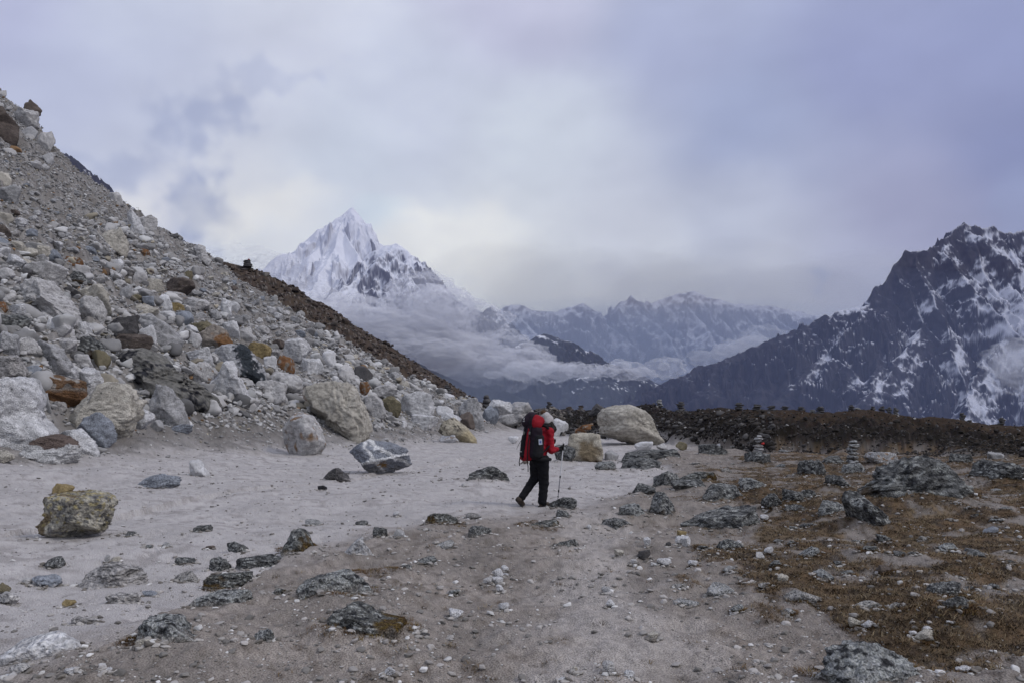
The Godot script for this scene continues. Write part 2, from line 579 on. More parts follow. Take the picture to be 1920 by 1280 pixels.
func build_mountains() -> void:
	var r := RandomNumberGenerator.new()
	r.seed = 77
	var snow := Color(0.8, 0.81, 0.84)
	# the sunlit snow peak
	var main := crest_line([330, 640, 440, 545, 500, 493, 520, 484, 560, 464, 592, 436, 604, 428, 622, 412, 642, 399, 657, 391, 668, 400, 676, 415, 692, 430, 706, 448, 720, 470, 742, 500, 800, 590], 6200.0, 6650.0)
	var segs := as_segs(main, 1.25)
	add_spurs(segs, main, r, 420.0, 1500.0, 0.9, 1.15, 0.15)
	mountain("snow_mountain", "tall pyramid shaped snow peak catching pale sunlight between clouds", 330, 800, 4700, 6820, 430, 290, segs, 230.0, 165.0, 60.0, 640.0, -300.0,
		func(p: Vector3, n: Vector3): return snow_mix(p, n, 0.3 - clampf((p.y - 675.0) / 1050.0, -0.3, 0.9) * 0.28, 0.22, 0.013, Color(0.36, 0.35, 0.36), snow, 0.2))
	# its rocky shoulder and the ridge that runs down into the valley
	var sh := crest_line([660, 590, 690, 520, 703, 480, 718, 464, 735, 457, 748, 462, 757, 472, 768, 495, 778, 512, 800, 528, 826, 536, 850, 560, 880, 576, 905, 588, 921, 575, 940, 594, 972, 622, 1010, 655, 1060, 700], 5475.0, 4800.0)
	segs = as_segs(sh, 1.15)
	add_spurs(segs, sh, r, 330.0, 1000.0, 0.95, 1.2, -0.1)
	mountain("rocky_mountain", "grey rock shoulder with thin snow in front of the snow peak", 590, 1080, 3975, 5630, 430, 250, segs, 180.0, 112.0, 55.0, 420.0, -300.0,
		func(p: Vector3, n: Vector3): return snow_mix(p, n, 0.47 + 0.26 * smoothstep(-760.0, -480.0, p.x) - clampf((p.y - 675.0) / 900.0, -0.6, 0.4) * 0.3, 0.16, 0.016, Color(0.18, 0.18, 0.195), snow, 0.3))
	# the far snowy range under the cloud deck
	var far := crest_line([880, 610, 960, 572, 1040, 588, 1090, 570, 1140, 600, 1165, 575, 1182, 556, 1205, 572, 1250, 560, 1300, 548, 1360, 566, 1420, 572, 1470, 580, 1520, 590, 1600, 600, 1720, 610], 9200.0, 10000.0)
	segs = as_segs(far, 1.0)
	add_spurs(segs, far, r, 384.0, 2400.0, 0.72, 1.1, 0.0)
	mountain("far_mountain", "distant hazy range of snowy rock walls under the cloud deck", 860, 1640, 6640, 10320, 480, 250, segs, 280.0, 192.0, 96.0, 720.0, -300.0,
		func(p: Vector3, n: Vector3): return snow_mix(p, n, 0.6, 0.16, 0.009, Color(0.17, 0.17, 0.19), snow, 0.3))
	# bluish bare hills in the valley
	var hill := crest_line([880, 700, 960, 660, 1000, 634, 1022, 626, 1050, 632, 1090, 655, 1130, 672, 1200, 705, 1280, 735], 3900.0, 4200.0)
	segs = as_segs(hill, 0.7)
	add_spurs(segs, hill, r, 285.0, 900.0, 0.6, 0.75, 0.2)
	mountain("bare_hill", "dark bluish hill with a pointed top in the valley", 860, 1300, 3075, 4350, 220, 120, segs, 150.0, 45.0, 45.0, 300.0, -400.0,
		func(p: Vector3, n: Vector3): return snow_mix(p, n, 0.95, 0.06, 0.01, Color(0.05, 0.052, 0.05), snow))
	var low := crest_line([560, 560, 640, 610, 720, 650, 800, 690, 880, 722, 960, 735, 1010, 752, 1045, 775, 1080, 800], 3225.0, 2775.0)
	var low2 := crest_line([1045, 790, 1070, 762, 1095, 745, 1130, 752, 1180, 765, 1260, 790], 3450.0, 3525.0)
	segs = as_segs(low, 0.75) + as_segs(low2, 0.7)
	add_spurs(segs, low, r, 225.0, 675.0, 0.6, 0.8, 0.3)
	mountain("valley_hill", "shaded blue valley side with a pale landslide scar", 540, 1290, 2175, 3675, 260, 120, segs, 112.0, 34.0, 38.0, 262.0, -400.0,
		func(p: Vector3, n: Vector3):
			var u := 960.0 - F * p.x / p.z
			var k := smoothstep(14.0, 4.0, absf(u - 1046.0 + 8.0 * n_fine.get_noise_2d(p.y * 0.02, 3.0))) * smoothstep(-40.0, 60.0, p.y)
			var c := snow_mix(p, n, 1.3, 0.05, 0.01, Color(0.045, 0.048, 0.046), snow)
			return c.lerp(Color(0.3, 0.29, 0.28), k * 0.8))
	# the dark mountain
	var dk := crest_line([1150, 775, 1185, 752, 1250, 715, 1340, 680, 1440, 640, 1500, 618, 1555, 592, 1595, 581, 1632, 576, 1640, 545, 1660, 522, 1680, 500, 1705, 472, 1740, 468, 1758, 464, 1762, 450, 1778, 443, 1790, 434, 1806, 419, 1822, 424, 1835, 428, 1862, 427, 1884, 436, 1905, 436, 1925, 432, 1960, 405, 2010, 385, 2080, 350, 2200, 330], 3000.0, 3900.0)
	segs = as_segs(dk.slice(0, 9), 0.8) + as_segs(dk.slice(8), 2.4)
	var body := crest_line([1640, 590, 1650, 625, 1655, 670, 1635, 725, 1590, 790], 3350.0, 2500.0)
	segs.append_array(as_segs(body, 1.1))
	var rib := crest_line([1806, 419, 1790, 500, 1760, 580, 1700, 660, 1640, 740, 1600, 800], 3680.0, 2450.0)
	segs.append_array(as_segs(rib, 1.15))
	var rib2 := crest_line([1862, 427, 1880, 520, 1860, 620, 1830, 720, 1800, 800], 3720.0, 2500.0)
	segs.append_array(as_segs(rib2, 1.1))
	add_spurs(segs, dk.slice(8), r, 150.0, 900.0, 0.95, 1.5, 0.25)
	add_spurs(segs, dk.slice(0, 8), r, 260.0, 500.0, 0.7, 0.8, -0.2)
	mountain("dark_mountain", "dark steep rock mountain streaked with thin snow", 1130, 2140, 2250, 4000, 720, 360, segs, 110.0, 80.0, 24.0, 200.0, -350.0,
		func(p: Vector3, n: Vector3):
			var u := 960.0 - F * p.x / p.z
			var vv := HV - (p.y - EYE) / -p.z * F
			var cliff := exp(-pow((u - 1690.0 - (540.0 - vv) * 0.42) / 42.0, 2.0)) * smoothstep(760.0, 640.0, vv)
			var amount := 0.70 - 0.26 * smoothstep(1770, 1900, u + (vv - 600.0) * 0.3) + 0.34 * smoothstep(1600, 1440, u) + 0.16 * smoothstep(650, 760, vv) + 0.25 * cliff
			var wide := n_fine.get_noise_2d((p.x * 0.75 - p.y) * 0.011, (p.x + p.y * 0.75) * 0.0045)
			var fine := n_fine.get_noise_2d((p.x * 0.75 - p.y) * 0.06, (p.x + p.y * 0.75) * 0.02)
			var k := smoothstep(amount - 0.16, amount + 0.16, n.y + 0.65 * wide + 0.26 * fine)
			var rk := Color(0.046, 0.043, 0.047) * (0.8 + 0.7 * n_fine.get_noise_2d(p.x * 0.03, p.y * 0.05 + p.x * 0.02))
			var out := rk.lerp(Color(0.6, 0.61, 0.66), k * 0.92)
			out.a = 1.0
			return out)
	# dark spurs peeping over the scree
	var bk := crest_line([-60, 235, 40, 245, 95, 272, 118, 283, 138, 290, 152, 306, 166, 335, 190, 372, 250, 390, 300, 424, 350, 455, 420, 505, 520, 600], 2600.0, 3200.0)
	segs = as_segs(bk, 1.2)
	mountain("dark_ridge", "dark blue rock ridge peeping over the top of the scree", -80, 540, 2000, 3400, 160, 80, segs, 80.0, 40.0, 20.0, 200.0, -200.0,
		func(p: Vector3, n: Vector3): return snow_mix(p, n, 0.98, 0.05, 0.02, Color(0.04, 0.038, 0.04), snow))
	# the brown hillside just behind the scree
	var br := crest_line([300, 484, 350, 481, 385, 486, 420, 490, 455, 497, 490, 506, 512, 524, 560, 558, 610, 592, 650, 614, 700, 650, 750, 684, 800, 714, 832, 730, 870, 748, 915, 772, 960, 800], 150.0, 150.0)
	segs = as_segs(br, 0.62)
	mountain("brown_hillside", "brown earthy hillside with dark stones behind the pale scree", 290, 980, 96, 190, 460, 150, segs, 6.0, 0.9, 1.2, 20.0, -30.0,
		func(p: Vector3, n: Vector3):
			var a := n_fine.get_noise_2d(p.x * 0.5, p.z * 0.5)
			var b := n_fine.get_noise_3d(p.x * 1.6, p.y * 1.6, p.z * 1.6)
			var c := Color(0.056, 0.04, 0.031).lerp(Color(0.022, 0.018, 0.015), smoothstep(-0.1, 0.4, a))
			c = c.lerp(Color(0.15, 0.13, 0.115), smoothstep(0.22, 0.5, b))
			c.a = 1.0
			return c)
	hill_points = last_points


# ------------------------------------------------------------------ rocks
func ico(level: int) -> Array:
	if ico_cache.has(level): return ico_cache[level]
	var v := PackedVector3Array()
	var idx := PackedInt32Array()
	if level == 0:
		var t := (1.0 + sqrt(5.0)) / 2.0
		for p in [[-1, t, 0], [1, t, 0], [-1, -t, 0], [1, -t, 0], [0, -1, t], [0, 1, t], [0, -1, -t], [0, 1, -t], [t, 0, -1], [t, 0, 1], [-t, 0, -1], [-t, 0, 1]]:
			v.append(Vector3(p[0], p[1], p[2]).normalized())
		for f in [[0, 11, 5], [0, 5, 1], [0, 1, 7], [0, 7, 10], [0, 10, 11], [1, 5, 9], [5, 11, 4], [11, 10, 2], [10, 7, 6], [7, 1, 8], [3, 9, 4], [3, 4, 2], [3, 2, 6], [3, 6, 8], [3, 8, 9], [4, 9, 5], [2, 4, 11], [6, 2, 10], [8, 6, 7], [9, 8, 1]]:
			idx.append_array(PackedInt32Array([f[0], f[2], f[1]]))
	else:
		var up := ico(level - 1)
		v = up[0].duplicate()
		var mid := {}
		var old: PackedInt32Array = up[1]
		for q in range(0, old.size(), 3):
			var e := []
			for k in 3:
				var a := old[q + k]
				var b := old[q + (k + 1) % 3]
				var key := mini(a, b) * 100000 + maxi(a, b)
				if not mid.has(key):
					mid[key] = v.size()
					v.append(((v[a] + v[b]) * 0.5).normalized())
				e.append(mid[key])
			idx.append_array(PackedInt32Array([old[q], e[0], e[2], e[0], old[q + 1], e[1], e[2], e[1], old[q + 2], e[0], e[1], e[2]]))
	ico_cache[level] = [v, idx]
	return ico_cache[level]


func sm(a: float, b: float, k: float) -> float:
	var h := maxf(k - absf(a - b), 0.0) / k
	return minf(a, b) - h * h * k * 0.25


func smooth_normals(v: PackedVector3Array, idx: PackedInt32Array) -> PackedVector3Array:
	var n := PackedVector3Array()
	n.resize(v.size())
	for q in range(0, idx.size(), 3):
		var a := v[idx[q]]
		var m := (v[idx[q + 2]] - a).cross(v[idx[q + 1]] - a)
		n[idx[q]] += m
		n[idx[q + 1]] += m
		n[idx[q + 2]] += m
	for k in n.size():
		n[k] = n[k].normalized()
	return n


const STONES := {
	"plain": [1.0, 1.0, 1.0],
	"pale": [0.54, 0.525, 0.515], "white": [0.66, 0.655, 0.66], "grey": [0.42, 0.415, 0.415], "blue": [0.28, 0.3, 0.335], "beige": [0.53, 0.495, 0.43], "dark": [0.11, 0.105, 0.105],
	"brown": [0.14, 0.115, 0.1], "rust": [0.2, 0.1, 0.05], "rusty": [0.34, 0.3, 0.26], "rustband": [0.18, 0.11, 0.065], "olive": [0.2, 0.175, 0.115], "yellow": [0.33, 0.255, 0.13], "lichen": [0.205, 0.205, 0.205],
	"snowy": [0.36, 0.365, 0.37], "mossy": [0.22, 0.22, 0.21], "veined": [0.25, 0.265, 0.3], "browntop": [0.6, 0.595, 0.59], "black": [0.045, 0.045, 0.05], "banded": [0.48, 0.48, 0.49], "striped": [0.5, 0.45, 0.35], "dusty": [0.42, 0.4, 0.385],
	"huge": [0.24, 0.23, 0.215], "fore": [0.42, 0.395, 0.335], "squarish": [0.5, 0.46, 0.38],
}


var soil := Color(0, 0, 0, 0)          # dust that clings to the foot of a rock, up to soil_top
var soil_top := -1.0


func stone_color(style: String, p: Vector3, n: Vector3, off: Vector3) -> Color:
	var s: Array = STONES[style]
	var c := Color(s[0], s[1], s[2])
	var q := p + off
	var a := n_rock.get_noise_3dv(q * 1.3)
	var b := n_rock.get_noise_3dv(q * 4.2)
	var e := n_rock.get_noise_3dv(q * Vector3(2.0, 7.0, 2.0))
	c *= 1.0 + 0.24 * a + 0.2 * b
	match style:
		"lichen", "mossy", "snowy":
			var f := n_rock.get_noise_3dv(q * 9.0)
			var st := n_rock.get_noise_3dv(Vector3(q.x * 2.0, q.y * 12.0 + q.x * 4.0, q.z * 2.0))
			c *= (0.8 + 0.5 * st) * (0.7 + 0.55 * fposmod(off.x * 0.37, 1.0))
			c = c.lerp(Color(0.46, 0.465, 0.455), smoothstep(0.1, 0.34, e * 0.6 + b * 0.7 + 0.35 * f + (0.22 if style == "snowy" else 0.02)) * 0.85)
			c = c.lerp(Color(0.03, 0.031, 0.036), smoothstep(0.14, 0.36, n_rock.get_noise_3dv(q * 3.1 + Vector3(9, 4, 2)) + 0.3 * f) * 0.9)
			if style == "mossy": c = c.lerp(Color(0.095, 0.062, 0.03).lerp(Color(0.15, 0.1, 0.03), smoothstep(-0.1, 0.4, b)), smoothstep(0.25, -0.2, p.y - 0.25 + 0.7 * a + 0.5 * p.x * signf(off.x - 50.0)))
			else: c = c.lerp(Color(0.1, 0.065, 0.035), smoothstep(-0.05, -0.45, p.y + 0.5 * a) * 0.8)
		"rusty":
			c = c.lerp(Color(0.25, 0.135, 0.065), smoothstep(0.05, 0.4, p.x - 0.1 + 0.7 * a) * smoothstep(0.6, 0.1, p.y + 0.4 * b))
		"rustband":
			c = c.lerp(Color(0.34, 0.31, 0.28), smoothstep(0.1, 0.3, sin(p.y * 7.0 + a * 3.0 + p.x * 1.5)) * smoothstep(-0.25, 0.35, p.y + 0.2 * a))
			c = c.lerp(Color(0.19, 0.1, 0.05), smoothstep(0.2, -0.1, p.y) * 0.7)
		"rust":
			c = c.lerp(Color(0.24, 0.13, 0.065), smoothstep(-0.1, 0.3, a + 0.5 * b))
			c = c.lerp(Color(0.27, 0.25, 0.22), smoothstep(0.15, 0.4, n_rock.get_noise_3dv(q * 2.0 + Vector3(3, 8, 1))))
		"veined":
			var w := 0.05 + 0.04 * absf(b)
			for l in [[0.95, 0.32, -0.12], [0.3, -1.0, 0.02], [0.75, 0.7, 0.42]]:
				var dd := absf(p.x * l[0] + p.y * l[1] - l[2] + 0.16 * a + 0.05 * b)
				c = c.lerp(Color(0.75, 0.75, 0.75), smoothstep(w * 1.5, w * 0.6, dd))
			c = c.lerp(Color(0.3, 0.18, 0.06), smoothstep(0.16, 0.06, Vector2(p.x - 0.12, (p.y + 0.28) * 0.8).length() + 0.15 * b) * 0.9)
		"browntop":
			c = c.lerp(Color(0.15, 0.115, 0.1), smoothstep(0.1, 0.18, p.y + 0.35 * a - absf(p.x) * 0.15 + 0.1 * b))
		"banded":
			c = c.lerp(Color(0.05, 0.055, 0.065), smoothstep(0.22, 0.1, absf(p.x - 0.42 + p.y * 0.35 + 0.25 * b) - 0.1))
			c = c.lerp(Color(0.22, 0.18, 0.1), smoothstep(0.3, 0.1, Vector2(p.x - 0.1, p.y + 0.7).length() + 0.3 * a))
		"striped":
			c = c.lerp(Color(0.08, 0.07, 0.055), smoothstep(0.1, 0.5, n_rock.get_noise_3dv(Vector3(p.x * 7.0 + p.y * 4.0, p.y * 0.8, p.z * 2.0) + off)) * smoothstep(-0.35, 0.2, p.y - p.x * 0.4))
			c = c.lerp(Color(0.44, 0.36, 0.2), smoothstep(0.0, 0.7, p.x - p.y) * 0.6)
		"huge":
			c = c.lerp(Color(0.055, 0.055, 0.065), smoothstep(-0.05, 0.3, a + 0.5 * e + 0.3 * b - 0.15 * n.y))
			c = c.lerp(Color(0.31, 0.295, 0.27), smoothstep(0.1, 0.35, n_rock.get_noise_3dv(q * 5.0 + Vector3(5, 5, 5)) + 0.15 * n.y) * 0.8)
		"fore":
			c = c.lerp(Color(0.09, 0.09, 0.1), smoothstep(0.05, 0.3, n_rock.get_noise_3dv(Vector3(q.x * 2.0 - q.y * 3.0, q.y * 2.0 + q.x * 4.0, q.z * 3.0))) * 0.75)
			c = c.lerp(Color(0.2, 0.14, 0.07), smoothstep(0.05, 0.5, -p.x * 0.6 + p.y * 0.3 + a * 0.7 - 0.1) * 0.8)
			c = c.lerp(Color(0.4, 0.33, 0.14), smoothstep(0.25, 0.45, b + 0.25 * p.y) * 0.7)
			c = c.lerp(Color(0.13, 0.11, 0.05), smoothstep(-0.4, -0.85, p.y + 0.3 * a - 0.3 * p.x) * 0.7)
		"squarish":
			c = c.lerp(Color(0.19, 0.135, 0.07), smoothstep(0.75, 0.45, Vector2(p.x - 0.15, p.y + 0.15).length() + 0.2 * a) * 0.8)
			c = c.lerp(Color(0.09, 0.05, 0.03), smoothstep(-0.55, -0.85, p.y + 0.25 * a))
		"dusty":
			c = c.lerp(Color(0.14, 0.135, 0.13), smoothstep(0.1, 0.4, e))
		"pale", "white", "beige", "grey":
			c = c.lerp(c * 0.55, smoothstep(0.22, 0.5, e + 0.35 * a) * 0.6)
			if off.y > 95.0: c = c.lerp(Color(0.26, 0.14, 0.05), smoothstep(0.3, 0.5, n_rock.get_noise_3dv(q * 1.7 + Vector3(2, 7, 4))) * 0.8)
	if soil.a > 0.0:
		c = c.lerp(Color(soil.r, soil.g, soil.b) * (1.0 + 0.3 * b), smoothstep(soil_top + 0.25, soil_top - 0.05, p.y + 0.35 * a + 0.2 * b) * 0.65)
	c.a = 1.0
	return c


# A boulder: a ball cut by random planes whose edges are worn round, then roughened. half is half its size; an outline (pixels of the photograph, any start) shapes its front silhouette.
func rock_mesh(sd: int, level: int, style: String, half: Vector3, cuts := 9, rough := 1.0, outline := PackedFloat32Array(), worn := 0.07) -> ArrayMesh:
	var r := RandomNumberGenerator.new()
	r.seed = sd * 7919 + 11
	var g := ico(level)
	var dirs: PackedVector3Array = g[0]
	var idx: PackedInt32Array = g[1]
	var pl := []
	for k in cuts:
		var m := Vector3(r.randfn(), r.randfn(), r.randfn()).normalized()
		if k == 0: m = Vector3(r.randf_range(-0.35, 0.35), 1.0, r.randf_range(-0.1, 0.4)).normalized()
		if k == 1: m = Vector3(r.randf_range(-0.8, 0.8), r.randf_range(0.0, 0.6), 1.0).normalized()
		pl.append([m, r.randf_range(0.44, 0.82)])
	var off := Vector3(r.randf() * 100.0, r.randf() * 100.0, r.randf() * 100.0)
	var v := PackedVector3Array()
	v.resize(dirs.size())
	var lo := Vector3(9, 9, 9)
	var hi := -lo
	for k in dirs.size():
		var n := dirs[k]
		var rad := 1.0
		for q in pl:
			var cc: float = n.dot(q[0])
			if cc > 0.2: rad = sm(rad, q[1] / cc, worn)
		var p := n * rad
		var w := n_rock.get_noise_3dv(p * 1.1 + off) * 0.11 + n_rock.get_noise_3dv(p * 2.9 - off) * 0.07 * rough
		if level > 2: w += n_rock.get_noise_3dv(p * Vector3(6.0, 8.0, 6.0) + off) * 0.045 * rough
		if level > 3: w += (absf(n_rock.get_noise_3dv(p * 13.0 - off)) - 0.1) * 0.028 * rough
		p *= 1.0 + w
		v[k] = p
		lo = lo.min(p)
		hi = hi.max(p)
	var mid := (lo + hi) * 0.5
	var ext := (hi - lo) * 0.5
	for k in v.size():
		v[k] = (v[k] - mid) / ext
	if outline.size() >= 6:
		var bins := PackedFloat32Array()
		bins.resize(48)
		for p in v:
			var b := int(floor((atan2(p.y, p.x) / TAU + 0.5) * 48.0)) % 48
			bins[b] = maxf(bins[b], Vector2(p.x, p.y).length())
		var olo := Vector2(1e9, 1e9)
		var ohi := -olo
		for k in range(0, outline.size(), 2):
			olo = olo.min(Vector2(outline[k], -outline[k + 1]))
			ohi = ohi.max(Vector2(outline[k], -outline[k + 1]))
		var om := (olo + ohi) * 0.5
		var oe := (ohi - olo) * 0.5
		var want := PackedFloat32Array()
		want.resize(48)
		for b in 48:
			var ang := (b + 0.5) / 48.0 * TAU - PI
			var dir := Vector2(cos(ang), sin(ang))
			var best := 0.05
			for k in range(0, outline.size(), 2):
				var j := (k + 2) % outline.size()
				var p0 := (Vector2(outline[k], -outline[k + 1]) - om) / oe
				var p1 := (Vector2(outline[j], -outline[j + 1]) - om) / oe
				var e := p1 - p0
				var den := dir.cross(e)
				if absf(den) > 1e-6:
					var t := p0.cross(e) / den
					var s := p0.cross(dir) / den
					if t > 0.0 and s >= 0.0 and s <= 1.0: best = maxf(best, t)
			want[b] = best / maxf(bins[b], 0.2)
		for k in v.size():
			var p := v[k]
			var fb := (atan2(p.y, p.x) / TAU + 0.5) * 48.0 - 0.5
			var b0 := int(floor(fb))
			var kk := lerpf(want[(b0 + 48) % 48], want[(b0 + 49) % 48], fb - b0)
			v[k] = Vector3(p.x * kk, p.y * kk, p.z)
	var out := PackedVector3Array()
	out.resize(v.size())
	for k in v.size():
		out[k] = v[k] * half
	var nn := smooth_normals(out, idx)
	var c := PackedColorArray()
	c.resize(v.size())
	for k in v.size():
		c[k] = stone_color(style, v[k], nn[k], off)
	return to_mesh(out, nn, c, idx)


var contacts := []
var dry := false           # only note where the rocks stand
var marks := []            # measured rocks by which others can be found: middle, short name, size
var said := {}


func short_name(label: String) -> String:
	var out := PackedStringArray()
	for w in label.replace(",", " ,").split(" "):
		if w in [",", "cut", "with", "on", "behind", "below", "in", "at", "leaning", "beside", "between", "peeping", "wedged", "tucked", "lying", "standing", "sitting", "sloping", "seen", "just", "next", "left", "right", "high", "above", "under", "near", "against", "perched", "directly", "carrying", "balanced", "breaking", "from", "rising", "touching", "half", "to", "by", "of", "the", "set", "around", "before", "level", "rocky", "hanging", "leading", "sunk", "that", "and", "slanting", "beyond", "then", "a"] and out.size() > 1: break
		out.append(w)
		if out.size() == 6: break
	return " ".join(out)


# a label that finds one of many loose stones by its colour and the measured rock next to it
func found_by(c: Vector2, what: String) -> String:
	var order := []
	for m in marks:
		var e: Vector2 = m[0] - c
		order.append([e.length() / (1.0 + 0.004 * sqrt(m[2])), m])
	order.sort_custom(func(a, b): return a[0] < b[0])
	for k in mini(order.size(), 9):
		var m: Array = order[k][1]
		var e: Vector2 = c - m[0]
		var side := ("right of" if e.x > 0.0 else "left of") if absf(e.x) > absf(e.y) * 1.3 else ("below" if e.y > 0.0 else "above")
		if absf(e.x) <= absf(e.y) * 1.3 and absf(e.x) > absf(e.y) * 0.55: side = ("below and " if e.y > 0.0 else "above and ") + ("right of" if e.x > 0.0 else "left of")
		var l := "%s %s the %s" % [what, side, m[1]]
		if not said.has(l):
			said[l] = true
			return l
	return what + " among others like it on the slope"


# box = left, top, right, bottom of the part of the rock that shows, in the photograph
func rock(kind: String, group: String, u0: float, v0: float, u1: float, v1: float, style: String, label: String, opt := {}) -> MeshInstance3D:
	boxes.append(Rect2(u0, v0, u1 - u0, v1 - v0))
	if group != G_LOOSE: marks.append([Vector2(u0 + u1, v0 + v1) * 0.5, short_name(label), (u1 - u0) * (v1 - v0)])
	var at: Vector3 = hit((u0 + u1) * 0.5, v1 - (v1 - v0) * 0.02)
	if opt.has("depth"):
		at = spot((u0 + u1) * 0.5, v1, opt.depth)
	var d := -at.z
	var wide := (u1 - u0) / F * d
	var tall := (v1 - v0) / F * d
	var thick: float = opt.get("thick", 0.8) * sqrt(wide * minf(tall * 1.5, wide))
	var dc := d + thick * 0.38
	wide *= dc / d
	var top := EYE + (HV - v0) / F * dc
	tall = maxf(top - at.y, tall * 0.6)
	var bury: float = opt.get("bury", 0.16)
	if group == G_TURF or group == G_PATH: bury += 0.08
	if group != G_SCREE and group != G_FOOT:
		land((at.x), d, false)
		soil = Color(0.11, 0.075, 0.045) if group == G_TURF and mk[1] > 0.4 else Color(0.34, 0.31, 0.285) if mk[0] < 0.5 else Color(0.45, 0.43, 0.42)
		soil.a = 1.0
		soil_top = 2.0 * bury - 1.0 + 0.1
	var full := tall / (1.0 - bury)
	if dry:
		boxes.pop_back()
		if marks.size() and group != G_LOOSE: marks.pop_back()
		if group == G_TURF or group == G_PATH: contacts.append([((u0 + u1) * 0.5 - 960.0) / F * dc, dc, wide * 0.5, thick * 0.5, tall])
		soil = Color(0, 0, 0, 0)
		return null
	var px := maxf(u1 - u0, v1 - v0)
	var level := 5 if px > 95 else 4 if px > 36 else 3 if px > 14 else 2
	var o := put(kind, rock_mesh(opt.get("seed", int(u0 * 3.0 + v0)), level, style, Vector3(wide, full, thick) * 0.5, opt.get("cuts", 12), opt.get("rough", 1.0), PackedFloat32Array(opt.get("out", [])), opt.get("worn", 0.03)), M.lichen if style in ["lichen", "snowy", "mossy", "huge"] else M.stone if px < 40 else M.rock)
	o.position = Vector3(((u0 + u1) * 0.5 - 960.0) / F * dc, top - full * 0.5, -dc)
	if soil.a > 0.0: contacts.append([o.position.x, dc, wide * 0.5, thick * 0.5])
	soil = Color(0, 0, 0, 0)
	tag(o, label, kind, group)
	return o


const G_FOOT := "boulders along the foot of the scree"
const G_SCREE := "rocks lodged in the scree slope"
const G_SAND := "rocks lying on the pale sand"
const G_TURF := "lichen covered rocks in the dry turf"
const G_PATH := "rocks bedded beside the dirt path"
const G_LOOSE := "loose pale stones on the path and turf"


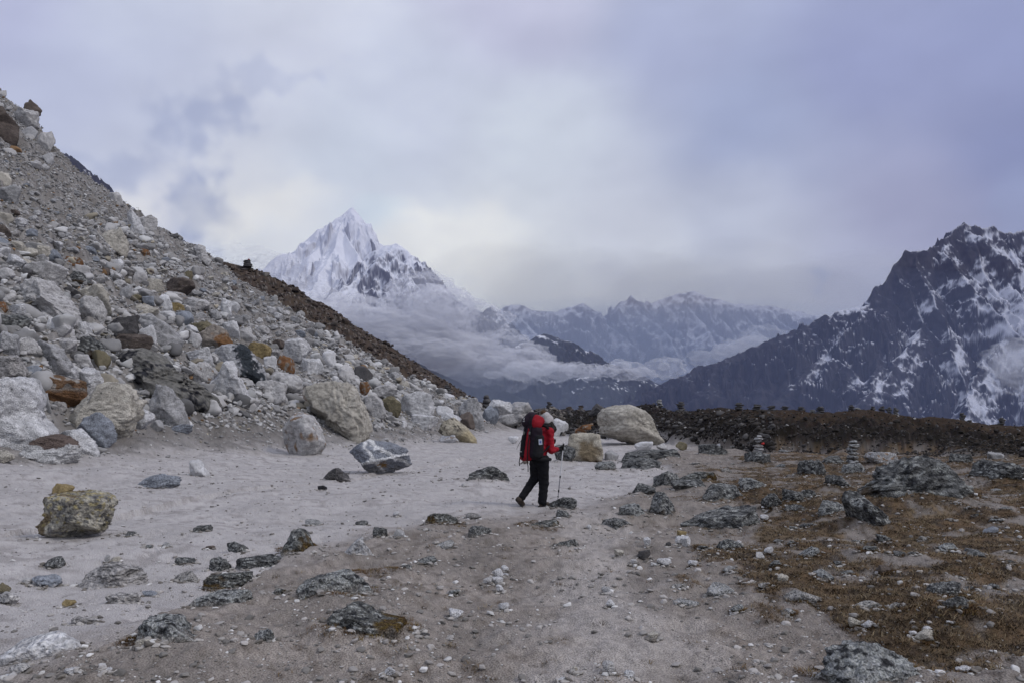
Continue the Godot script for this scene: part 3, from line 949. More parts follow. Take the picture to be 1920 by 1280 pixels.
func build_foot_boulders() -> void:
	var g := G_FOOT
	rock("boulder", g, -60, 702, 112, 847, "white", "huge smooth white boulder cut off by the edge of the view", {"out": [-60, 720, 0, 702, 40, 704, 60, 730, 72, 775, 100, 795, 112, 812, 105, 835, 60, 845, -60, 847], "worn": 0.16, "thick": 0.9})
	rock("boulder", g, 50, 701, 148, 758, "rustband", "orange brown boulder with a pale band, behind the huge white boulder", {"out": [50, 720, 68, 702, 100, 702, 145, 712, 148, 745, 120, 758, 80, 748, 60, 735]})
	rock("boulder", g, 113, 714, 257, 822, "beige", "large tilted beige boulder below the massive dark boulder", {"out": [120, 790, 140, 765, 165, 738, 195, 716, 225, 714, 255, 742, 257, 770, 230, 815, 200, 822, 140, 820], "thick": 0.8})
	rock("boulder", g, 124, 770, 218, 836, "blue", "bluish grey boulder with a rust patch leaning on the tilted beige boulder", {"out": [124, 812, 150, 780, 185, 770, 205, 785, 218, 812, 200, 834, 160, 830], "thick": 0.45})
	rock("boulder", g, 189, 650, 405, 768, "huge", "massive dark rock with brown lichen crust, the largest on the slope", {"out": [189, 690, 200, 668, 225, 655, 262, 650, 300, 660, 330, 680, 370, 705, 400, 735, 405, 755, 380, 767, 340, 766, 280, 758, 230, 745, 195, 720], "thick": 0.8, "rough": 1.6, "cuts": 12})
	rock("boulder", g, 280, 719, 355, 801, "grey", "upright pointed grey boulder in front of the massive dark rock", {"out": [280, 780, 288, 745, 300, 719, 318, 722, 338, 748, 353, 780, 355, 798, 320, 801, 290, 795]})
	rock("boulder", g, 47, 812, 151, 872, "browntop", "white stone with a flat brown top on the sand by the huge white boulder", {"out": [47, 855, 55, 830, 85, 815, 110, 818, 145, 828, 151, 840, 140, 860, 100, 872, 60, 866]})
	rock("boulder", g, 112, 802, 194, 853, "white", "low white rock wedged below the bluish boulder with the rust patch", {"out": [112, 830, 122, 806, 145, 802, 170, 818, 190, 840, 194, 850, 150, 853, 118, 848]})
	rock("rock", g, 232, 763, 285, 804, "white", "knobbly white rock between the tilted beige boulder and the pointed grey boulder")
	rock("rock", g, 281, 786, 306, 810, "grey", "small round grey stone at the foot of the pointed grey boulder")
	rock("rock", g, 322, 794, 362, 811, "blue", "flat bluish stone in front of the pointed grey boulder")
	rock("rock", g, -20, 842, 29, 868, "beige", "beige block on the sand in front of the huge white boulder")
	rock("rock", g, 72, 736, 98, 771, "grey", "round grey stone between the huge white boulder and the tilted beige one")
	rock("rock", g, 96, 751, 126, 773, "dusty", "cracked round stone below the rust banded boulder")
	rock("boulder", g, 88, 682, 146, 713, "white", "white capped rock sitting on the rust banded boulder")
	rock("boulder", g, 133, 686, 198, 723, "white", "long white rock beside the massive dark rock, above the beige boulder")
	rock("rock", g, 155, 716, 196, 743, "pale", "rounded pale rock peeping out above the tilted beige boulder")
	rock("boulder", g, 398, 642, 502, 712, "banded", "big grey boulder with a black band and an olive foot", {"out": [398, 660, 415, 645, 450, 642, 478, 660, 495, 685, 502, 708, 470, 712, 430, 700, 402, 685]})
	rock("boulder", g, 390, 672, 471, 749, "white", "tall white boulder with a peaked top to the right of the massive dark rock", {"out": [390, 735, 400, 705, 420, 680, 430, 672, 448, 690, 465, 725, 471, 742, 440, 749, 400, 746]})
	rock("boulder", g, 357, 677, 402, 723, "pale", "pale rock with a dark cleft between the massive dark rock and the peaked white boulder")
	rock("boulder", g, 500, 694, 570, 740, "pale", "smooth pale grey boulder behind the low rounded one at the gravel edge", {"worn": 0.14})
	rock("boulder", g, 475, 711, 541, 755, "pale", "low rounded pale boulder on the edge of the dark gravel fan", {"out": [475, 735, 480, 715, 510, 712, 535, 718, 541, 745, 520, 755, 490, 750], "worn": 0.14})
	rock("boulder", g, 522, 770, 611, 856, "pale", "pale angular boulder with a sharp crease standing on the gravel", {"out": [522, 800, 535, 782, 555, 770, 580, 778, 600, 800, 610, 825, 600, 842, 565, 856, 540, 845, 525, 822], "cuts": 13, "worn": 0.04})
	rock("boulder", g, 575, 712, 693, 817, "beige", "tall grey brown boulder with fluted top, the biggest above the sand", {"out": [574, 722, 610, 715, 635, 712, 660, 717, 680, 752, 691, 790, 685, 815, 630, 812, 600, 802, 595, 772, 580, 757], "rough": 1.3})
	rock("boulder", g, 677, 740, 725, 783, "pale", "rounded pale boulder tucked behind the tall grey brown boulder")
	rock("boulder", g, 715, 741, 753, 782, "olive", "olive brown boulder beside the bright white boulder")
	rock("boulder", g, 745, 732, 816, 791, "white", "bright white boulder with split faces above the yellow striped rock", {"out": [745, 765, 755, 742, 785, 733, 810, 738, 816, 765, 805, 785, 770, 791, 748, 780], "cuts": 12, "worn": 0.04})
	rock("boulder", g, 770, 775, 822, 806, "white", "cracked white rock below the bright white boulder")
	rock("rock", g, 817, 760, 851, 786, "white", "white cube like rock right of the bright white boulder")
	rock("rock", g, 822, 772, 865, 794, "white", "white wedge above the yellow striped rock")
	rock("boulder", g, 820, 781, 897, 829, "striped", "long cream and black striped rock sloping down to the sand", {"out": [820, 805, 830, 788, 850, 781, 875, 798, 893, 815, 897, 829, 870, 826, 840, 818]})
	rock("rock", g, 822, 809, 866, 830, "white", "smooth white stone lying before the striped rock")
	rock("boulder", g, 858, 744, 910, 800, "grey", "dark streaked grey boulder standing upright near the end of the scree", {"out": [858, 765, 870, 748, 895, 744, 905, 770, 910, 798, 880, 800, 862, 790], "rough": 1.5})
	rock("rock", g, 860, 771, 891, 801, "brown", "brownish grey rock leaning on the dark streaked boulder")
	rock("rock", g, 746, 788, 763, 802, "white", "small white stone below the olive brown boulder")
	rock("boulder", g, 904, 757, 936, 794, "blue", "bluish boulder with a flat face left of the backpack")
	rock("boulder", g, 914, 748, 961, 773, "white", "white boulder on the skyline left of the grey triangular boulder")
	rock("boulder", g, 930, 752, 1012, 797, "pale", "broad grey triangular boulder just behind the backpack", {"out": [930, 780, 950, 765, 965, 753, 990, 754, 1005, 775, 1012, 797, 960, 797, 935, 793]})
	rock("rock", g, 952, 817, 973, 831, "white", "white stone on the rubble left of the hiker")
	rock("boulder", g, 1034, 783, 1067, 818, "white", "white boulder seen just right of the hiker's head")
	rock("boulder", g, 1077, 792, 1116, 814, "rust", "rusty orange rock next to the giant rounded boulder", {"out": [1077, 805, 1090, 796, 1112, 792, 1116, 808, 1105, 814, 1080, 813]})
	rock("boulder", g, 1102, 755, 1141, 779, "dark", "dark pointed rock on the skyline left of the giant rounded boulder", {"out": [1102, 776, 1112, 762, 1120, 755, 1132, 762, 1141, 774, 1125, 779]})
	rock("boulder", g, 1119, 757, 1253, 836, "beige", "giant rounded pale boulder in the middle of the view", {"out": [1119, 785, 1125, 768, 1150, 759, 1180, 757, 1200, 764, 1220, 780, 1230, 800, 1240, 818, 1253, 834, 1200, 836, 1160, 828, 1125, 815], "worn": 0.2, "thick": 0.95, "rough": 0.7, "cuts": 6, "bury": 0.03})
	rock("boulder", g, 1064, 810, 1131, 866, "squarish", "squarish beige boulder with a brown hollow, right of the walking pole", {"out": [1064, 830, 1068, 812, 1095, 810, 1125, 812, 1131, 850, 1118, 866, 1085, 864, 1068, 855], "worn": 0.12})
	rock("rock", g, 1189, 827, 1225, 844, "white", "smooth white stone before the giant rounded boulder", {"worn": 0.2})
	rock("rock", g, 1267, 827, 1289, 844, "olive", "olive beige stone right of the giant rounded boulder")
	rock("rock", g, 1230, 830, 1251, 843, "pale", "pale lump at the right foot of the giant rounded boulder")


func build_scree_rocks() -> void:
	var g := G_SCREE
	rock("boulder", g, 22, 520, 148, 602, "pale", "large pale triangular boulder high on the slope with a faint rust stain", {"out": [25, 590, 30, 555, 50, 530, 65, 520, 90, 522, 110, 545, 135, 570, 148, 600, 90, 602]})
	rock("rock", g, 113, 538, 151, 561, "dark", "purplish dark rock at the right edge of the large triangular boulder")
	rock("boulder", g, 140, 532, 218, 588, "beige", "beige slab boulder right of the large triangular boulder", {"out": [140, 545, 160, 533, 195, 534, 215, 550, 218, 580, 200, 588, 180, 570, 150, 560]})
	rock("boulder", g, 149, 555, 197, 601, "pale", "smooth round pale boulder below the beige slab", {"worn": 0.16})
	rock("boulder", g, 197, 590, 263, 637, "dark", "dark brown rounded rock above the massive dark rock")
	rock("boulder", g, 216, 625, 285, 659, "brown", "brown speckled rock directly on top of the massive dark rock")
	rock("boulder", g, 257, 588, 343, 652, "grey", "long grey slab slanting down to the right of the dark brown rock", {"out": [257, 592, 285, 588, 315, 605, 342, 630, 335, 652, 300, 645, 275, 620]})
	rock("boulder", g, 369, 608, 438, 657, "rusty", "grey boulder with a rust orange end, right of the slanting slab", {"out": [369, 635, 380, 618, 405, 608, 428, 618, 438, 640, 425, 652, 395, 657]})
	rock("boulder", g, 357, 600, 406, 622, "olive", "flat olive rock above the rust ended boulder")
	rock("rock", g, 305, 568, 346, 588, "yellow", "yellow ochre wedge of rock in the grey scree")
	rock("boulder", g, 331, 557, 391, 586, "pale", "pale loaf shaped rock right of the yellow wedge")
	rock("boulder", g, 327, 582, 363, 612, "blue", "bluish round rock under the pale loaf shaped rock")
	rock("boulder", g, 56, 636, 138, 700, "grey", "big grey block above the rust banded boulder", {"out": [56, 680, 62, 650, 80, 636, 115, 650, 135, 675, 138, 690, 100, 700, 60, 698]})
	rock("boulder", g, -15, 620, 39, 670, "grey", "grey rock at the edge of view level with the big grey block")
	rock("boulder", g, 26, 631, 67, 668, "pale", "pale cobble shaped rock left of the big grey block")
	rock("boulder", g, -10, 664, 53, 704, "dusty", "wedge shaped rock above the huge white boulder")
	rock("rock", g, 41, 684, 76, 704, "blue", "flat slaty block between the wedge and the rust banded boulder")
	rock("rock", g, 85, 598, 104, 618, "white", "small smooth white stone under the large triangular boulder")
	rock("boulder", g, 97, 599, 136, 633, "pale", "pale blunt rock below the smooth round boulder")
	rock("boulder", g, 129, 604, 171, 632, "white", "white flat faced rock left of the dark brown rounded rock")
	rock("rock", g, 65, 583, 106, 603, "white", "white rock with one rust dot at the foot of the triangular boulder")
	rock("rock", g, 168, 608, 193, 631, "pale", "small squarish pale rock touching the dark brown rounded rock")
	rock("boulder", g, 140, 630, 196, 677, "lichen", "dark lichen spotted rock left of the massive dark rock")
	rock("boulder", g, 104, 632, 149, 663, "pale", "pale rock between the big grey block and the lichen spotted rock")
	rock("rock", g, 138, 663, 176, 693, "pale", "egg shaped pale rock beside the olive brown stone")
	rock("rock", g, 172, 655, 206, 689, "olive", "olive brown stone against the left end of the massive dark rock")
	rock("rock", g, 204, 648, 224, 664, "white", "small white stone perched on the massive dark rock")
	rock("boulder", g, -12, 589, 58, 624, "lichen", "speckled grey boulder at the edge of view under the triangular boulder")
	rock("rock", g, 8, 571, 51, 593, "white", "white block at the left corner of the triangular boulder")
	rock("rock", g, -8, 542, 28, 563, "pale", "pale flat rock at the edge of view above the white block")
	rock("rock", g, -6, 565, 13, 586, "rust", "rusty stone at the very edge of view")
	rock("rock", g, 27, 504, 63, 523, "dark", "dark wedge of rock above the triangular boulder")
	rock("rock", g, -6, 502, 28, 525, "pale", "pale rock at the edge of view beside the dark wedge")
	rock("rock", g, 116, 481, 153, 501, "rust", "rust and olive rock with a flat top high in the scree")
	rock("boulder", g, 138, 495, 169, 521, "pale", "pale peaked rock under the rust and olive rock")
	rock("boulder", g, 121, 509, 172, 537, "lichen", "speckled dark grey rock above the beige slab")
	rock("boulder", g, 48, 491, 121, 530, "pale", "long pale ridge of rock behind the triangular boulder")
	rock("boulder", g, 264, 521, 307, 546, "beige", "beige bun shaped rock in the middle of the slope")
	rock("boulder", g, 301, 521, 366, 557, "brown", "brown grey rough rock right of the beige bun shaped rock")
	rock("rock", g, 305, 545, 350, 565, "pale", "pale flat rock with olive underside beneath the brown grey rock")
	rock("boulder", g, 289, 550, 326, 583, "white", "white rock with a rust dot left of the yellow wedge")
	rock("rock", g, 264, 556, 293, 577, "blue", "bluish stone left of the white rock with a rust dot")
	rock("rock", g, 246, 552, 266, 567, "olive", "small olive stone next to the bluish stone")
	rock("boulder", g, 226, 534, 249, 559, "grey", "grey rock right of the beige slab boulder")
	rock("boulder", g, 244, 511, 276, 532, "pale", "rounded pale rock above the small olive stone")
	rock("rock", g, 203, 485, 233, 501, "white", "white pebble shaped rock high on the slope")
	rock("rock", g, 345, 508, 361, 525, "olive", "little olive stone near the upper edge of the scree")
	rock("rock", g, 262, 466, 281, 482, "rust", "bright orange rust stone high in the scree")
	rock("boulder", g, 240, 569, 296, 597, "beige", "cream slab just left of the yellow wedge")
	rock("rock", g, 293, 582, 329, 598, "white", "white flat stone under the yellow wedge")
	rock("rock", g, 340, 609, 371, 627, "white", "white stone left of the flat olive rock")
	rock("boulder", g, 352, 622, 377, 650, "pale", "pale rock left of the rust ended boulder")
	rock("boulder", g, 344, 652, 403, 687, "white", "broad pale rock behind the massive dark rock's right shoulder")
	rock("boulder", g, 260, 609, 294, 647, "white", "white rock wedged under the slanting grey slab")
	rock("rock", g, 335, 619, 359, 641, "dark", "dark stone at the lower end of the slanting grey slab")
	rock("boulder", g, 466, 641, 509, 669, "yellow", "yellowish rounded rock right of the black banded boulder")
	rock("boulder", g, 515, 665, 551, 697, "rust", "vivid orange rust rock at the middle of the boulder belt")
	rock("boulder", g, 559, 670, 607, 702, "white", "pale block with a flat face right of the vivid orange rock")
	rock("boulder", g, 528, 632, 581, 683, "white", "large pale peaked rock above the vivid orange rock")
	rock("boulder", g, 663, 685, 698, 718, "dark", "dark grey round rock above the rusty slab")
	rock("boulder", g, 631, 682, 666, 716, "pale", "pale rock left of the dark grey round rock")
	rock("rock", g, 670, 715, 696, 741, "rust", "rusty brown slab behind the tall grey brown boulder")
	rock("boulder", g, 700, 717, 746, 743, "pale", "pale grey rock above the olive brown boulder")
	rock("rock", g, 616, 704, 638, 723, "white", "white stone on the tall grey brown boulder's top")
	rock("boulder", g, 596, 656, 631, 691, "white", "bright white rock right of the large pale peaked rock")
	rock("rock", g, 492, 667, 519, 690, "white", "white rock left of the vivid orange rock")
	rock("rock", g, 824, 736, 853, 751, "white", "flat white rock on the skyline end of the scree")
	rock("boulder", g, -40, 196, 34, 260, "brown", "big brown grey boulder at the top edge of the slope", {"out": [-40, 200, 0, 196, 20, 210, 34, 240, 25, 258, -10, 250, -40, 245]})
	rock("boulder", g, 29, 204, 73, 241, "pale", "blocky boulder on the crest carrying a smaller brown block", {"out": [29, 212, 40, 205, 70, 208, 73, 235, 60, 241, 35, 232], "bury": 0.05})
	rock("boulder", g, 47, 188, 74, 213, "brown", "brown block balanced on the crest boulder", {"out": [48, 205, 50, 190, 60, 188, 74, 203, 72, 213, 50, 210], "bury": 0.02, "depth": 112.0})
	rock("rock", g, 70, 246, 101, 284, "pale", "pale streaked rock on the crest below the blocky boulder")
	rock("rock", g, 39, 236, 71, 260, "grey", "rounded grey rock under the blocky crest boulder")
	rock("boulder", g, -8, 319, 20, 350, "beige", "beige boulder at the edge of view in the upper scree")
	rock("boulder", g, -2, 345, 41, 387, "grey", "grey boulder just under the beige one in the upper scree")
	rock("rock", g, -5, 398, 23, 420, "beige", "beige flat rock at the edge of view in mid slope")
	rock("rock", g, 78, 284, 99, 307, "grey", "smooth lilac grey rock in the upper gravel")
	rock("boulder", g, 184, 426, 244, 476, "beige", "flat beige boulder with clean edges near the top of the scree", {"out": [184, 438, 200, 430, 228, 427, 244, 460, 240, 476, 215, 465], "worn": 0.03})
	rock("boulder", g, 237, 389, 273, 440, "white", "white sloping rock breaking the crest line", {"out": [237, 400, 245, 390, 262, 410, 273, 430, 262, 440, 245, 428]})
	rock("boulder", g, 255, 404, 297, 434, "pale", "pale angular slab next to the white sloping crest rock")
	rock("boulder", g, 358, 455, 401, 496, "pale", "pale pointed rock on the crest beside the brown hillside", {"out": [358, 462, 370, 456, 385, 462, 401, 490, 385, 496, 365, 480]})
	rock("rock", g, -4, 168, 11, 182, "pale", "pale rock tip at the very top of the slope")
	rock("rock", g, 204, 360, 232, 384, "pale", "grey slab lying flat along the crest line")
	rock("rock", g, 330, 612, 345, 622, "white", "tiny white stone by the slanting grey slab")
	rock("rock", g, 415, 602, 452, 636, "white", "pale rock right of the rust ended boulder")
	rock("rock", g, 440, 612, 478, 640, "pale", "rough pale rock above the yellowish rounded rock")
	rock("rock", g, 415, 560, 450, 585, "white", "whitish rock between the scree crest and the rust ended boulder")
	rock("rock", g, 412, 558, 436, 598, "white", "upright white split rock near the right side of the slope", {"depth": 70.0})


func build_loose_rubble_rocks() -> void:      # rocks that nothing in the photograph tells apart
	var r := RandomNumberGenerator.new()
	r.seed = 4242
	var protos := []
	for k in 12:
		protos.append(rock_mesh(900 + k, 3, ["pale", "grey", "white", "grey", "beige", "dusty", "blue", "pale", "grey", "grey", "pale", "brown"][k], Vector3(0.5, 0.5, 0.5), 13, 1.0, PackedFloat32Array(), 0.025))
	var made := 0
	var tries := 0
	while made < 165 and tries < 9000:
		tries += 1
		var u := r.randf_range(0.0, 860.0)
		var lim := table(T_crest, u)
		var v := lerpf(lim + 12.0, 760.0, sqrt(r.randf()) if u < 420.0 else r.randf())
		var p := hit(u, v)
		var s := slope_s(p.x, -p.z)
		if s < 0.5 or s > 46.0: continue
		var big := lerpf(1.9, 0.55, clampf(s / 30.0, 0.0, 1.0)) * r.randf_range(0.7, 1.25)
		var px := big / -p.z * F
		if px < 11.0: continue
		var b := Rect2(u - px * 0.5, v - px * 0.7, px, px * 0.8)
		var clash := false
		for q in boxes:
			if b.intersects(q):
				var i: Rect2 = b.intersection(q)
				if i.get_area() > 0.2 * minf(b.get_area(), q.get_area()):
					clash = true
					break
		if clash: continue
		boxes.append(b)
		var kk := r.randi() % 12
		var o := put("rock", protos[kk], M.rock)
		o.position = p + Vector3(0, big * 0.12, -big * 0.15)
		o.basis = Basis.from_euler(Vector3(r.randf_range(-0.4, 0.4), r.randf() * TAU, r.randf_range(-0.5, 0.5))) * Basis.from_scale(Vector3(big * r.randf_range(0.9, 1.3), big * r.randf_range(0.6, 0.95), big * r.randf_range(0.8, 1.1)))
		tag(o, found_by(Vector2(u, v - px * 0.3), ["pale", "grey", "white", "grey", "beige", "dusty grey", "bluish", "pale", "grey", "grey", "pale", "brownish"][kk] + (" loose rock" if px > 22.0 else " little loose rock")), "rock", "loose rocks of the scree slope")
		made += 1


func build_turf_stones() -> void:      # small grey stones among the turf that nothing tells apart
	var r := RandomNumberGenerator.new()
	r.seed = 818
	var protos := []
	for k in 10:
		protos.append(rock_mesh(700 + k, 3, ["lichen", "snowy", "grey", "lichen", "dusty"][k % 5], Vector3(0.5, 0.5, 0.5), 12, 1.2, PackedFloat32Array(), 0.04))
	var made := 0
	var tries := 0
	while made < 60 and tries < 6000:
		tries += 1
		var u := r.randf_range(880.0, 1900.0) if made % 4 else r.randf_range(60.0, 900.0)
		var v := 822.0 + 330.0 * pow(r.randf(), 1.6)
		if made % 4 and v > 960.0 and u < 1180.0 + (v - 960.0) * 0.6: continue
		if made % 4 == 0: v = lerpf(1010.0, 1180.0, r.randf()) - 0.06 * (u - 60.0)
		var p := hit(u, v)
		var d := -p.z
		land(p.x, d, false)
		if mk[2] > 0.1 or mk[3] > 0.3 or (mk[0] > 0.75 and made % 4): continue
		var big := r.randf_range(0.1, 0.34) * (0.6 + d * 0.022)
		var px := big / d * F
		if px < 9.0: continue
		var b := Rect2(u - px * 0.6, v - px * 0.6, px * 1.2, px * 0.8)
		var clash := false
		for q in boxes:
			if b.intersects(q):
				clash = true
				break
		if clash or Rect2(960, 760, 110, 200).intersects(b): continue
		boxes.append(b)
		var kk := r.randi() % 10
		var o := put("stone", protos[kk], M.lichen)
		o.position = p + Vector3(0, big * 0.02, -big * 0.2)
		o.basis = Basis.from_euler(Vector3(r.randf_range(-0.2, 0.2), r.randf() * TAU, r.randf_range(-0.25, 0.25))) * Basis.from_scale(Vector3(big * r.randf_range(0.9, 1.5), big * r.randf_range(0.45, 0.7), big * r.randf_range(0.8, 1.1)))
		contacts.append([p.x, d + big * 0.2, big * 0.5, big * 0.45])
		tag(o, found_by(Vector2(u, v), ["small lichen grey stone", "small whitish speckled stone", "small light grey stone", "small lichen grey stone", "small dusty stone"][kk % 5]), "stone", "small stones sunk in the flat")
		made += 1


func scatter(called: String, parent: Node3D, mesh: Mesh, mat: Material, where: Array, tint: PackedColorArray) -> void:
	var mm := MultiMesh.new()
	mm.transform_format = MultiMesh.TRANSFORM_3D
	mm.use_colors = true
	mm.mesh = mesh
	mm.instance_count = where.size()
	for i in where.size():
		mm.set_instance_transform(i, where[i])
		mm.set_instance_color(i, tint[i])
	var o := MultiMeshInstance3D.new()
	o.name = called
	o.multimesh = mm
	o.material_override = mat
	o.set_meta("kind", "stuff")
	parent.add_child(o, true)


func rubble_color(r: RandomNumberGenerator) -> Color:
	var t := r.randf()
	var k := r.randf_range(0.42, 1.02)
	if t < 0.7: return Color(0.43, 0.42, 0.415) * k
	if t < 0.86: return Color(0.55, 0.545, 0.54) * k
	if t < 0.94: return Color(0.24, 0.235, 0.235) * k
	if t < 0.99: return Color(0.38, 0.34, 0.27) * k
	return Color(0.26, 0.16, 0.085) * k


func build_rubble() -> void:
	var r := RandomNumberGenerator.new()
	r.seed = 31337
	var root := tag(thing("scree_rubble", Vector3.ZERO), "countless small grey stones covering the scree slope", "", "", "stuff")
	var where := [[], [], [], [], []]
	var tint := [PackedColorArray(), PackedColorArray(), PackedColorArray(), PackedColorArray(), PackedColorArray()]
	var n := 0
	var tries := 0
	while n < 108000 and tries < 380000:
		tries += 1
		var u := r.randf_range(-380.0, 930.0)
		var d := 18.0 + 112.0 * sqrt(r.randf())
		var x := (u - 960.0) / F * d
		var s := slope_s(x, d)
		if s < -2.5: continue
		if s < 1.0 and r.randf() < 0.75: continue
		var cd := table(crest_d, u)
		if d > cd + 0.6: continue
		var fine := n_mid.get_noise_2d(x * 0.07, d * 0.07 + 5.0) + smoothstep(14.0, 50.0, s) * 0.5
		var size := 0.13 * pow(maxf(r.randf(), 0.004), -0.40)
		if fine > 0.12: size = minf(size * 0.65, 0.32)
		size = minf(size, 1.25)
		if s > 1.5 and s < 14.0 and fine < 0.12: size = minf(size * 1.35, 1.3)
		if s < 1.5: size = minf(size * 0.6, 0.5)
		var h := land(x, d, false)
		if mk[3] < 0.35: continue
		if u > 350 and u < 590 and s > -3.0 and s < 3.0 and size > 0.25: continue
		var k := r.randi() % 5
		var bs := Basis.from_euler(Vector3(r.randf_range(-0.6, 0.6), r.randf() * TAU, r.randf_range(-0.6, 0.6))) * Basis.from_scale(Vector3(size * r.randf_range(0.8, 1.4), size * r.randf_range(0.5, 0.9), size * r.randf_range(0.7, 1.2)))
		where[k].append(Transform3D(bs, Vector3(x, h + size * 0.12, -d)))
		tint[k].append(rubble_color(r))
		n += 1
	for k in 5:
		scatter("rubble", root, rock_mesh(600 + k, 2, "plain", Vector3(0.5, 0.5, 0.5), 9, 1.1, PackedFloat32Array(), 0.03), M.rubble, where[k], tint[k])
	# dark stones of the bank and of the brown hillside
	root = tag(thing("bank_rubble", Vector3.ZERO), "dark stones and clods strewn over the earth bank", "", "", "stuff")
	where = [[], [], []]
	tint = [PackedColorArray(), PackedColorArray(), PackedColorArray()]
	n = 0
	while n < 9000:
		var u := r.randf_range(890.0, 2000.0)
		var d := table(T_bank_base, u) + r.randf_range(-1.0, 17.0) * r.randf()
		var x := (u - 960.0) / F * d
		var size := minf(0.12 * pow(maxf(r.randf(), 0.004), -0.40), 0.6) * (1.0 if u < 1450 else 0.5)
		if u > 1450.0 and r.randf() < 0.5: continue
		var h := land(x, d, false)
		var k := r.randi() % 3
		var bs := Basis.from_euler(Vector3(r.randf_range(-0.6, 0.6), r.randf() * TAU, r.randf_range(-0.6, 0.6))) * Basis.from_scale(Vector3(size * r.randf_range(0.8, 1.4), size * r.randf_range(0.5, 0.9), size))
		where[k].append(Transform3D(bs, Vector3(x, h + size * 0.1, -d)))
		var t := r.randf()
		var c := Color(0.032, 0.028, 0.025) if t < 0.72 else Color(0.085, 0.08, 0.078) if t < 0.97 else Color(0.3, 0.29, 0.28)
		if u < 1060.0 and t > 0.3: c = Color(0.2, 0.18, 0.16)
		tint[k].append(c * r.randf_range(0.6, 1.3))
		n += 1
	for k in 3:
		scatter("rubble", root, rock_mesh(640 + k, 2, "plain", Vector3(0.5, 0.5, 0.5), 9, 1.1, PackedFloat32Array(), 0.03), M.rubble, where[k], tint[k])
	root = tag(thing("hillside_rubble", Vector3.ZERO), "dark stones and clods on the brown hillside", "", "", "stuff")
	where = [[], [], []]
	tint = [PackedColorArray(), PackedColorArray(), PackedColorArray()]
	for q in 9000:
		var p := hill_points[r.randi() % hill_points.size()]
		if p.z < -153.0 or p.y < -8.0: continue
		var size := minf(0.25 * pow(maxf(r.randf(), 0.004), -0.38), 1.5)
		var k := r.randi() % 3
		where[k].append(Transform3D(Basis.from_euler(Vector3(r.randf_range(-0.5, 0.5), r.randf() * TAU, r.randf_range(-0.5, 0.5))) * Basis.from_scale(Vector3(size * 1.2, size * 0.75, size)), p + Vector3(r.randf_range(-0.4, 0.4), 0.05 * size, r.randf_range(-0.4, 0.4))))
		var t := r.randf()
		tint[k].append((Color(0.045, 0.034, 0.027) if t < 0.6 else Color(0.1, 0.085, 0.075) if t < 0.93 else Color(0.22, 0.2, 0.18)) * r.randf_range(0.6, 1.3))
	for k in 3:
		scatter("rubble", root, rock_mesh(650 + k, 2, "plain", Vector3(0.5, 0.5, 0.5), 9, 1.1, PackedFloat32Array(), 0.03), M.rubble, where[k], tint[k])
	# pebbles on the path, the sand and the turf
	root = tag(thing("pebbles", Vector3.ZERO), "scattered pebbles and grit on the path and the sand", "", "", "stuff")
	where = [[], [], []]
	tint = [PackedColorArray(), PackedColorArray(), PackedColorArray()]
	n = 0
	while n < 22000:
		var d := 4.2 + 36.0 * pow(r.randf(), 1.7)
		var x := r.randf_range(-0.95, 1.05) * d
		var h := land(x, d)
		if slope_s(x, d) > 3.0: continue
		var dense := 0.5 + n_mid.get_noise_2d(x * 0.5 + 11.0, d * 0.5)
		if mk[0] > 0.5: dense *= 0.5
		if r.randf() > dense: continue
		var size := minf(0.009 * pow(maxf(r.randf(), 0.003), -0.5), 0.05) * (1.0 + d * 0.03)
		var k := r.randi() % 3
		var bs := Basis.from_euler(Vector3(r.randf_range(-0.3, 0.3), r.randf() * TAU, r.randf_range(-0.3, 0.3))) * Basis.from_scale(Vector3(size * r.randf_range(0.8, 1.4), size * r.randf_range(0.45, 0.8), size))
		where[k].append(Transform3D(bs, Vector3(x, h + size * 0.1, -d)))
		var t := r.randf()
		tint[k].append((Color(0.17, 0.16, 0.15) if t < 0.4 else Color(0.34, 0.32, 0.305) if t < 0.88 else Color(0.52, 0.51, 0.5)) * r.randf_range(0.7, 1.2))
		n += 1
	for t in contacts:                                     # grit and chips banked against the rocks
		for q in 16 + int(t[2] * 30.0):
			var a := r.randf() * TAU
			var x: float = t[0] + cos(a) * t[2] * r.randf_range(0.85, 1.35)
			var d: float = t[1] + sin(a) * t[3] * r.randf_range(0.8, 1.35) - 0.02
			var size := r.randf_range(0.012, 0.05) * (1.0 + d * 0.02)
			var k := r.randi() % 3
			var bs := Basis.from_euler(Vector3(r.randf_range(-0.3, 0.3), r.randf() * TAU, r.randf_range(-0.3, 0.3))) * Basis.from_scale(Vector3(size * r.randf_range(0.8, 1.6), size * r.randf_range(0.45, 0.8), size))
			where[k].append(Transform3D(bs, Vector3(x, land(x, d) + size * 0.05, -d)))
			var w := r.randf()
			tint[k].append((Color(0.16, 0.145, 0.13) if w < 0.4 else Color(0.34, 0.32, 0.3) if w < 0.9 else Color(0.52, 0.51, 0.5)) * r.randf_range(0.7, 1.2))
	for k in 3:
		scatter("pebble", root, rock_mesh(660 + k, 2, "plain", Vector3(0.5, 0.5, 0.5), 8, 1.0, PackedFloat32Array(), 0.08), M.rubble, where[k], tint[k])


